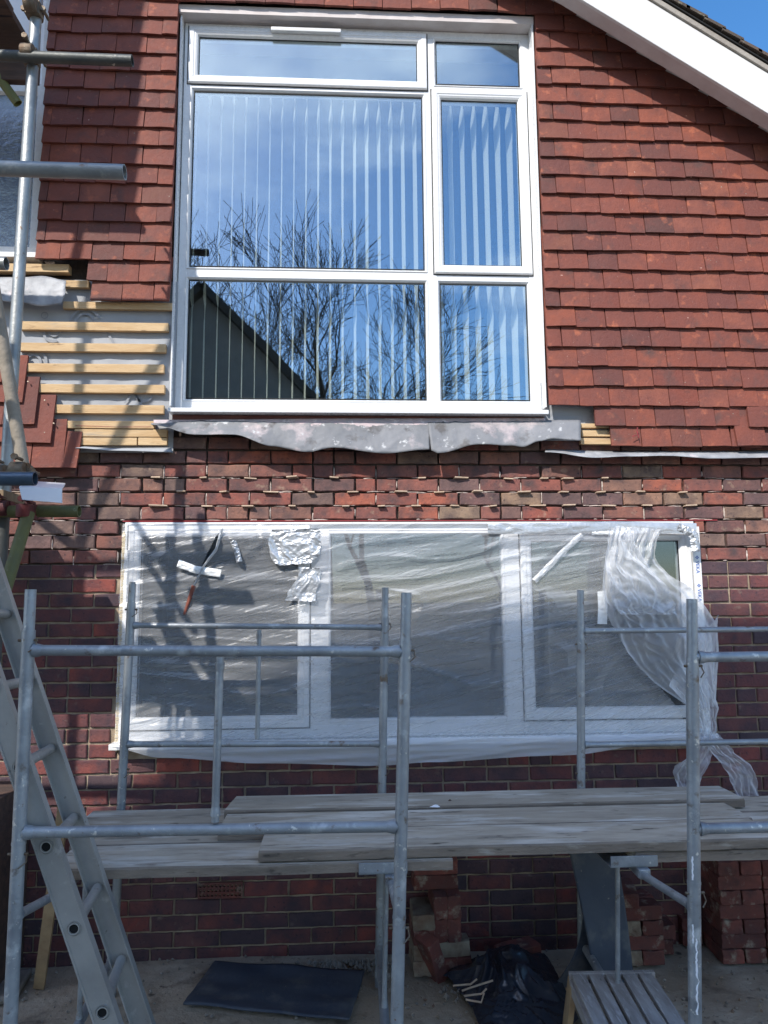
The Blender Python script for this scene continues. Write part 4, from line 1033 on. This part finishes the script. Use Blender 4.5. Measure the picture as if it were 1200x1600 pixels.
# upper platform boards (seen from below at the top left) and an added, unseen plywood sheet that shades the left tiles
pz=P(60,132,-.16).z
for i,(ya,yb_) in enumerate(((-.16,-.38),(-.39,-.61),(-.62,-.84))):
    xr_=P(62-4*i,(120,80,40)[i],ya).x-(0,.02,.10)[i]
    q=MB(); q.box(-4.2,xr_,ya,yb_,pz+.0,pz+.038); o=q.build('scaffold_board',M['dark_board'],None,bevel=.003)
    tag(o,['dark scaffold board of the top left platform, nearest the wall','dark scaffold board of the top left platform, second from the wall','narrow dark board at the outer edge of the top left platform'][i],'board')
for i,(px,t) in enumerate(((30,.9),)):
    e=P(64,128,-.45); q=MB(); q.box(e.x-.5,e.x,-.50,-.46,e.z-.03,e.z+.09); o=q.build('toe_board',M['dark_board'],None,bevel=.003); tag(o,'dark upright toe board below the top left platform','board')
ysp=-1.66; cr_=cast(236,200,1.66); cb=cast(150,388,1.66); ct=cast(150,-60,1.66)
q=MB(); q.box(cr_.x-1.9,cr_.x,ysp-.018,ysp,cb.z,ct.z); o=q.build('added_shade_ply',M['ply'],None); tag(o,'plywood sheet added out of view by the tube scaffold to shade the left tiles','sheet')
# lower left platform
c=cast(187,880,.35); zb=P(20,775,-.7).z
for i in range(3):
    ya=-.17-.235*i; q=MB(); q.box(-4.2,P(22+3*i,772,ya-.1).x,ya,ya-.225,zb-.036,zb+.002); o=q.build('scaffold_board',M['oldpine'],None,bevel=.003)
    tag(o,['board of the lower left platform nearest the wall','middle board of the lower left platform','outer board of the lower left platform by the blue tube'][i],'board')
# folded white plastic offcut
a=P(34,760,-1.05); b=P(101,757,-1.05); q=MB()
A0,A1=P(38,752,-.90),P(102,756,-.90); B0,B1=P(30,762,-1.08),P(97,764,-1.08); C0,C1=P(35,781,-1.085),P(97,786,-1.085)
q.add([A0,A1,B1,B0,C1,C0],[(0,1,2,3),(3,2,4,5)]); tag(q.build('plastic_offcut',M['white_pl'],None,solid=.006),'folded white plastic offcut lying on the lower left platform','offcut')
# red string on the tiles
q=MB(); q.tube([P(996,668,-.1),P(995,674,-.105),P(997,679,-.103),P(990,681,-.108),P(988,683,-.11)],.0022,6); q.tube([P(996,674,-.105),P(998,684,-.108)],.0022,6)
tag(q.build('string',M['red_line'],None),'short red string caught on the lower right tiles','string')
q=MB(); q.tube([P(118,665,-.055),P(180,667,-.056),P(236,667,-.056)],.0014,6); tag(q.build('cable',M['red_line'],None),'thin red line strung along the lowest battens','line')
# ------------------------------------------------------------------ things on the ground
def slab_poly(name,pts,z,th_,mt,label,cat,wv=0,bev=.002,n=24):
    """flat sheet on the ground from four picture corners"""
    c=[G(*p,z) for p in pts]; q=MB()
    def fn(u,v):
        p=c[0].lerp(c[1],u).lerp(c[3].lerp(c[2],u),v); p.z=z+wv*(noise.noise(Vector((u*3,v*4,4)))+.5)+wv*.8*((2*v-1)**2)*(u); return p
    q.grid(n,n,fn); return tag(q.build(name,mt,None,solid=th_),label,cat)
slab_poly('floor_mat',[(336,1504),(570,1522),(545,1598),(286,1571)],.016,.008,M['slate'],'dark blue-black mat lying flat on the ground','mat',wv=.010)
slab_poly('paving_slab',[(-60,1528),(50,1518),(24,1560),(-90,1580)],.02,.03,M['slab'],'pale grey slab on the ground at the left edge','slab')
# bricks: one mesh kind, copied
def brick_proto():
    q=MB(); b=bmesh.new(); 
    L2,W2,H2=.1075,.05125,.0325
    bmesh.ops.create_cube(b,size=1,matrix=Matrix.Diagonal((L2*2,W2*2,H2*2,1)))
    bmesh.ops.subdivide_edges(b,edges=b.edges[:],cuts=3,use_grid_fill=True)
    for v in b.verts:
        e=sum((abs(v.co.x)>L2-.001,abs(v.co.y)>W2-.001,abs(v.co.z)>H2-.001))
        k=.0012 if e==1 else .003
        v.co+=Vector((random.uniform(-k,k),random.uniform(-k,k),random.uniform(-k,k)))
    me=bpy.data.meshes.new('loose_brick'); b.to_mesh(me); b.free(); return me
bmesh_=[brick_proto() for _ in range(4)]
for i,me in enumerate(bmesh_): me.materials.append([M['loose'],M['loose'],M['loose_mort'],M['loose']][i])
def lb(loc,rz,label,group=None,kind=0,rx=0,ry=0):
    o=bpy.data.objects.new('loose_brick',bmesh_[kind]); C.objects.link(o); o.location=loc; o.rotation_euler=(rx,ry,rz)
    q=o.modifiers.new('bevel','BEVEL'); q.width=.004; q.segments=2; q.angle_limit=R(50)
    return tag(o,label,'brick',group)
def column(px,py,n,head,lab,rz=0,gh='bricks stacked on the ground',kinds=None,y_off=0):
    b=G(px,py); 
    for i in range(n):
        r_=R(90) if head else 0
        lb((b.x+random.uniform(-.004,.004),b.y+(.1075 if head else .051)+y_off+random.uniform(-.006,.006),.033+.0665*i),r_+rz+random.gauss(0,.03),lab%['bottom brick','second brick up','third brick up','fourth brick up','fifth brick up','sixth brick up','seventh brick up'][i],gh,kinds[i] if kinds else random.choice((0,1,3)))
# centre heap
column(664,1526,4,True,'%s of the pale mortar covered stack behind the centre post',kinds=[2,2,0,2])
b=G(664,1526); bb=G(702,1523)
lb((bb.x,bb.y+.06,.033),R(4),'bottom brick of the mixed stack right of the centre post','bricks stacked on the ground',0)
lb((bb.x-.005,bb.y+.07,.1),R(2),'grey mortar faced brick on the bottom brick of the mixed centre stack','bricks stacked on the ground',2)
for i in range(2):
    for j in range(2):
        lb((bb.x-.036+.068*j,bb.y+.12,.133+.0515+.104*i),R(90),['lower left','lower right','upper left','upper right'][2*i+j]+' on-edge brick in the mixed centre stack','bricks stacked on the ground',random.choice((0,3,1)),rx=0,ry=0).rotation_euler=(R(90),0,R(90)+random.gauss(0,.02))
bz=.133+.208+.034
c=Vector(((b.x+bb.x)/2+.01,bb.y+.14,bz))
lb((c.x,c.y,bz),R(4),'lower long brick bridging the two centre stacks','bricks stacked on the ground',0); lb((c.x+.002,c.y+.004,bz+.066),R(1),'upper long brick bridging the two centre stacks','bricks stacked on the ground',3)
lb((c.x-.075,c.y+.02,bz+.1+.055),R(90),'brick standing on edge at the left on top of the centre heap','bricks stacked on the ground',2).rotation_euler=(R(90),0,R(86))
lb((c.x+.065,c.y+.03,bz+.1+.055),R(90),'brick standing on edge at the right on top of the centre heap','bricks stacked on the ground',3).rotation_euler=(R(90),0,R(94))
q=MB(); k_=Vector((c.x+.0,c.y+.02,bz+.1)); q.tube([k_,k_+Vector((0,0,.05))],.026,20); q.tube([k_+Vector((0,0,.05)),k_+Vector((0,0,.085))],.022,20,m=1); q.tube([k_+Vector((0,0,.085)),k_+Vector((0,0,.092))],.0275,20)
tag(q.build('pipe_stub',[M['white_pl'],M['rubber']],None),'short white and black pipe stub standing between two bricks on the centre heap','pipe')
lean=G(672,1530); lb((lean.x+.012,lean.y+.02,.085),R(35),'red brick leaning on its end against the centre stacks','bricks stacked on the ground',0).rotation_euler=(R(18),R(66),R(50))
# right of the knee brace
s1=G(1010,1515)
labs=['bottom','second','third','fourth','fifth']
for i in range(4):
    if i%2==0:
        for j in range(2): lb((s1.x-.055+.112*j,s1.y+.14,.033+.0665*i),R(90)+random.gauss(0,.03),labs[i]+' course '+('left','right')[j]+' header brick of the low stack behind the right brace','bricks stacked on the ground',random.choice((0,1,2)))
    else: lb((s1.x+random.uniform(-.01,.01),s1.y+.09,.033+.0665*i),random.gauss(0,.04),labs[i]+' course front brick of the low stack behind the right brace','bricks stacked on the ground',random.choice((0,3)))
    if i%2: lb((s1.x+random.uniform(-.01,.01),s1.y+.195,.033+.0665*i),random.gauss(0,.04),labs[i]+' course rear brick of the low stack behind the right brace','bricks stacked on the ground',random.choice((0,3,2)))
lb((s1.x-.045,s1.y+.12,.30),R(78),'single brick on top of the low stack behind the right brace','bricks stacked on the ground',0)
lb((s1.x+.16,s1.y+.24,.033),R(80),'lone brick on the ground beside the low stack behind the right brace','bricks stacked on the ground',3); lb((s1.x+.165,s1.y+.24,.10),R(86),'brick on top of the lone brick beside the low right stack','bricks stacked on the ground',0)
s2=G(1172,1512)
for i in range(7):
    if i%2==0:
        for j in range(3): lb((s2.x-.055+.110*j,s2.y+.14,.033+.0665*i),R(90)+random.gauss(0,.02),['lowest','third','fifth','seventh'][i//2]+' course '+('left','middle','right')[j]+' header brick of the tall stack at the right edge','bricks stacked on the ground',random.choice((0,1,3)))
    else:
        for j in range(2):
            for d_ in range(2): lb((s2.x-.0+.222*j,s2.y+.09+.105*d_,.033+.0665*i),random.gauss(0,.02),['second','fourth','sixth'][i//2]+' course '+('front','rear')[d_]+(' left',' right')[j]+' brick of the tall stack at the right edge','bricks stacked on the ground',random.choice((0,1,3)))
for j in range(2): lb((s2.x-.16,s2.y+.33,.033+.0665*j),R(88),('lower','upper')[j]+' brick standing behind the tall right stack on its left','bricks stacked on the ground',0)
lb((G(800,1480).x,-.12,.035),R(25),'broken red brick lying against the foot of the wall','bricks stacked on the ground',0)
# dark panel leaning and curved sheet behind it
def lean_panel(name,bl,br,tl,tr,yb,yt,mt,label,cat,curve=0):
    A,B=P(*bl,yb),P(*br,yb); A=G(*bl); B=G(*br); Cc,D=P(*tl,yt),P(*tr,yt); q=MB()
    def fn(u,v):
        p=A.lerp(B,u).lerp(Cc.lerp(D,u),v); p.x+=curve*math.sin(math.pi*v)*(1 if True else 0); p.y+=-.02*math.sin(math.pi*v)+.004*noise.noise(Vector((u*4,v*6,2))); return p
    q.grid(20,40,fn); return tag(q.build(name,mt,None,solid=.006),label,cat)
lean_panel('damp_course_roll',(935,1560),(990,1535),(888,1325),(962,1325),-.3,-.42,M['slate'],'long dark blue-black sheet leaning down from under the boards','sheet')
q=MB()
def curl(u,v):
    top=P(912+6*u,1420,-.34); botA=G(862+75*u,1545-8*u)
    p=botA.lerp(top,v); p.x-=.0; k=math.sin(math.pi*v)*.5; p.x+=.05*k*(1-u); p.y-=.06*k; return p
q.grid(20,30,curl); tag(q.build('curled_sheet',M['slate'],None,solid=.005),'dark curled sheet fanning out beside the leaning dark strip','sheet')
# crumpled black plastic on the ground
pl=[(692,1530),(740,1502),(815,1486),(856,1500),(885,1555),(905,1600),(860,1640),(760,1640),(738,1580),(705,1540)]
pc=[G(*p) for p in pl]; cen=sum(pc,Vector())/len(pc)
q=MB()
def crump(u,v):
    t=u*len(pc); i=int(t)%len(pc); f=t-int(t); e=pc[i].lerp(pc[(i+1)%len(pc)],f)
    p=cen.lerp(e,v); n_=Vector((p.x*6,p.y*6,1)); h=.10*max(0,(1-v**1.5))*(1+.7*noise.noise(n_))
    w1=noise.noise(Vector((p.x*3,p.y*3,2))); rid=(1-2*abs(noise.noise(Vector((p.x*5+w1*3,p.y*9+w1*4,5)))))**2; r2=(1-2*abs(noise.noise(Vector((p.x*12+w1*5,p.y*6,7)))))**2
    p.z=.012+h+.05*rid*(1-v*.8)+.018*r2*(1-v*.7); p.z=max(p.z,.008); return p
q.grid(160,50,crump); tag(q.build('black_polythene',M['blacksheet'],None,recalc=True),'crumpled black polythene heaped on the ground beside the slatted step','sheeting')
for ti,(pts) in enumerate([[(722,1548),(745,1540),(770,1532)],[(725,1556),(752,1553),(760,1545)],[(728,1562),(752,1566),(756,1552)],[(708,1540),(735,1538),(745,1530)]]):
    q=MB(); q.tube([G(*p,.085+.01*i) for i,p in enumerate(pts)],.004,7); o=q.build('twig',M['packer'],None); o['group']='pale twigs on the black polythene'; tag(o,['pale twig lying uppermost on the black polythene','pale bent twig lying second on the black polythene','pale hooked twig lying lowest on the black polythene','pale twig at the left edge of the black polythene'][ti],'twig')
# slatted hop-up step
st=thing('wooden_step',G(950,1600),'small weathered slatted wooden hop-up standing at the bottom right','step')
bpy.context.view_layer.update()
hz_=.235
cs=[G(*p,hz_) for p in((892,1522),(1022,1520),(1100,1640),(945,1640))]
ax=(cs[1]-cs[0]); dpt=(cs[3]-cs[0])
dd=Vector((dpt.x*.5+(cs[2]-cs[1]).x*.5,dpt.y,0)); 
n_s=5
for i in range(n_s):
    u0=i/n_s+.012; u1=(i+1)/n_s-.03
    f0=cs[0]+ax*u0; f1=cs[0]+ax*u1; g0=f0+dd*1.6; g1=f1+dd*1.6
    q=MB(); h_=Vector((0,0,-.02)); q.add([f0,f1,g1,g0,f0+h_,f1+h_,g1+h_,g0+h_],[(0,1,2,3),(7,6,5,4),(0,4,5,1),(2,6,7,3),(0,3,7,4),(1,5,6,2)])
    q.build('slat',M['step_wood'],st,bevel=.002)
dn=dd.normalized(); an_=ax.normalized()
q=MB(); q.obox(cs[0]+ax*.5+Vector((0,0,-.012))-dn*.012,ax*.5+an_*.005,dn*.011,Vector((0,0,.013))); q.build('edge_batten',M['step_wood'],st,bevel=.002)
q=MB(); q.obox(cs[0]+ax*.5+Vector((0,0,-.06))+dn*.03,ax*.5-an_*.01,dn*.01,Vector((0,0,.035))); q.build('crossbar',M['step_wood'],st,bevel=.002)
for (u,w_) in((.02,0),(.98,0),(.02,1.5),(.98,1.5)):
    t_=cs[0]+ax*u+dd*w_+Vector((0,0,-.022)); sgn=-1 if u<.5 else 1
    e=t_+an_*sgn*.035; e.z=0; q=MB(); d_=(t_-e)
    q.obox((t_+e)/2,d_/2,an_*.012,dn*.035); q.build('leg',M['step_wood'] if not(u<.5 and w_==0) else M['raw_wood'],st,bevel=.002)
for u in(.01,.99):
    q=MB(); t_=cs[0]+ax*u+dd*.8+Vector((0,0,-.045)); q.obox(t_,dd*.8,an_*.011,Vector((0,0,.024))); q.build('side_rail',M['step_wood'],st,bevel=.002)
# timber plank leaning at the left
q=MB(); a=G(61,1543); b=P(82,1390,-.42); d=(b-a).normalized(); s_=Vector((1,0,0)); s_=(s_-d*s_.dot(d)).normalized(); n_=d.cross(s_)
e=a+d*1.0; q.obox((a+e)/2,(e-a)/2,s_*.024,n_*.010); tag(q.build('timber_plank',M['raw_wood'],None,bevel=.002),'narrow raw timber plank leaning behind the ladder at the left','plank')
# stacked sheet material at far left edge
q=MB(); a=G(8,1500); q.box(-4.0,P(8,1400,-.25).x,-.40,-.02,0,P(8,1252,-.4).z); tag(q.build('board_stack',M['dark_board'],None,bevel=.004),'dark timber crate at the left edge behind the ladder','crate')
# rubble
q=MB()
def pebble(c,s):
    n1=[(1,0,0),(-1,0,0),(0,1,0),(0,-1,0),(0,0,1),(0,0,-1)]
    vs=[Vector(c)+Vector(n_)*s*random.uniform(.5,1.2) for n_ in n1]
    q.add(vs,[(0,2,4),(2,1,4),(1,3,4),(3,0,4),(2,0,5),(1,2,5),(3,1,5),(0,3,5)])
for i in range(1500):
    x=random.uniform(-2,2.2); y=-abs(random.gauss(0,.9)); s=random.choice((.002,.003,.004,.006,.010)); pebble((x,y,s*.4),s)
for i in range(160): pebble((random.gauss(-.02,.12),-.10-abs(random.gauss(0,.07)),.01),random.uniform(.005,.018))
for i in range(30): pebble((G(730,1548).x+random.gauss(0,.08),G(730,1548).y+random.gauss(0,.05),.01),random.uniform(.006,.022))
tag(q.build('rubble',M['slab'],None),None,None,kind='stuff')
q=MB()
for i in range(260):
    cx_,cy_,sp_=random.choice(((G(690,1535).x,-.55,.28),(G(1030,1525).x,-.5,.3),(G(1150,1530).x,-.6,.3),(G(560,1500).x,-.3,.35),(0,-.9,1.3)))
    s_=random.choice((.003,.004,.005,.007,.010)); pebble((cx_+random.gauss(0,sp_),min(-.05,cy_+random.gauss(0,sp_*.6)),s_*.4),s_)
tag(q.build('brick_crumbs',M['loose_mort'],None),None,None,kind='stuff')
# ------------------------------------------------------------------ behind the photographer: what the glass mirrors and what shades the lower wall
nb=thing('neighbour_house',(-6,-9.5,0),'tall neighbouring house behind the photographer, its roof edge shading the lower wall','house')
bpy.context.view_layer.update()
DC=10.5
def up8(px,py): c=cast(px,py,DC); return (c.x,c.z)
prof8=[up8(150,1300),up8(330,1115),up8(520,1010),up8(790,950),up8(1215,962)]
xr8=prof8[-1][0]; pts=[(prof8[0][0]-2.5,0),(prof8[0][0]-2.5,prof8[0][1]-2.2)]+prof8+[(xr8,0)]
q=MB(); n_=len(pts); q.add([(x,-DC,z) for x,z in pts]+[(x,-DC-5,z) for x,z in pts],[tuple(range(n_)),tuple(range(2*n_-1,n_-1,-1))]+[(i,(i+1)%n_,(i+1)%n_+n_,i+n_) for i in range(n_)])
q.build('wall',M['render'],nb)
rr=MB()
for (a,b) in zip(pts[1:-1],pts[2:-1]):
    rr.add([(a[0],-DC+.0,a[1]+.003),(b[0],-DC+.0,b[1]+.003),(b[0],-DC-5.2,b[1]+.003),(a[0],-DC-5.2,a[1]+.003)],[(0,1,2,3)])
rr.build('roof',M['farroof'],nb,solid=.01)
for i,(x,z) in enumerate(((-4.2,1.2),(-6.4,1.2),(-4.2,4.2),(-6.4,4.2))):
    q=MB(); q.ring(x-.5,x+.5,z,z+1.2,[(0,-DC),(0,-DC+.03),(.07,-DC+.03),(.07,-DC)]); f_=q.build('window',M['upvc'],nb)
    q=MB(); q.box(x-.44,x+.44,-DC+.01,-DC+.02,z+.06,z+1.14); q.build('pane',M['inside_dark'],f_)
# second, lower house mirrored in the bottom left pane
DR=13.0
def mir(px,py,d):      # a point at distance d behind the wall plane's front, where the glass mirrors it
    v=RT*((px-600)/FP)+UP*((800-py)/FP)+FW; t=(d-CAM.y)/v.y; p=CAM+v*t; return (p.x,p.z)
n2=thing('gabled_house',(-3.4,-DR-3,0),'dark roofed gabled house with ivy behind the photographer, mirrored in the window','house')
bpy.context.view_layer.update()
pf=[mir(250,520,DR),mir(318,455,DR),mir(505,645,DR)]
pts=[(pf[0][0]-4,0),(pf[0][0]-4,pf[0][1]-2)]+pf+[(pf[-1][0]+.2,0)]
n_=len(pts); q=MB(); q.add([(x,-DR,z) for x,z in pts]+[(x,-DR-6,z) for x,z in pts],[tuple(range(n_)),tuple(range(2*n_-1,n_-1,-1))]+[(i,(i+1)%n_,(i+1)%n_+n_,i+n_) for i in range(n_)])
q.build('wall',M['render'],n2)
q=MB()
for (a,b) in zip(pts[1:-1],pts[2:-1]): q.add([(a[0],-DR+.3,a[1]+.1),(b[0],-DR+.3,b[1]+.1),(b[0],-DR-6.2,b[1]+.1),(a[0],-DR-6.2,a[1]+.1)],[(0,1,2,3)])
q.build('roof',M['farroof'],n2,solid=.18)
# bare trees
def tree(name,base,h,spread,label,seed,nmax=2600,r0=.16,lean_=0):
    rnd=random.Random(seed); t=thing(name,base,label,'tree','bare winter trees behind the photographer'); bpy.context.view_layer.update()
    tr=MB(); cw=MB(); cnt=[0]
    def limb(p,d,L_,r,lv):
        if cnt[0]>nmax or lv>7: return
        cnt[0]+=1
        n_=4 if lv<3 else 3; pts=[p]; rad=[r]
        for i in range(n_):
            d=(d+Vector((rnd.gauss(0,.13),rnd.gauss(0,.13),rnd.gauss(.03,.10)))).normalized(); p=p+d*L_/n_; pts.append(p); rad.append(max(.008,r*(1-.25*(i+1)/n_)))
        (tr if lv<2 else cw).tube(pts,rad,7 if lv<2 else (5 if lv<4 else 3),cap=False)
        k=rnd.choice((2,3,3)) if lv<5 else 3
        for i in range(k):
            s_=spread*rnd.uniform(.5,1.15); ax_=Vector((rnd.gauss(0,1),rnd.gauss(0,1),rnd.gauss(0,1))); ax_=(ax_-d*ax_.dot(d)).normalized()
            d2=(d+ax_*s_+Vector((0,0,.08))).normalized()
            q_=p if i<k-1 else pts[n_-1]
            limb(q_,d2,L_*rnd.uniform(.68,.90),max(.008,rad[-1]*rnd.uniform(.55,.85)),lv+1)
    limb(Vector(base),Vector((lean_,0,1)).normalized(),h*.27,r0,0)
    tr.build('trunk',M['bark'],t,recalc=False); cw.build('crown',M['bark'],t,recalc=False)
tx,tz=mir(450,640,20); tree('bare_tree',(tx,-20,0),14.2,.60,'large bare tree behind the photographer, mirrored in the middle of the window',3,7000,.24)
tx,tz=mir(590,640,22); tree('bare_tree',(tx,-22,0),11.5,.64,'mid sized bare tree behind the photographer, right of the large one',11,2400,.17)
tx,tz=mir(760,640,24); tree('bare_tree',(tx,-24,0),8.0,.62,'small bare tree behind the photographer, rightmost of the three',8,1200,.12)
tx,tz=mir(350,640,17); tree('bare_tree',(tx,-19.5,0),12.0,.60,'bare tree behind the gabled house roof, leftmost of the trees',21,1800,.15)
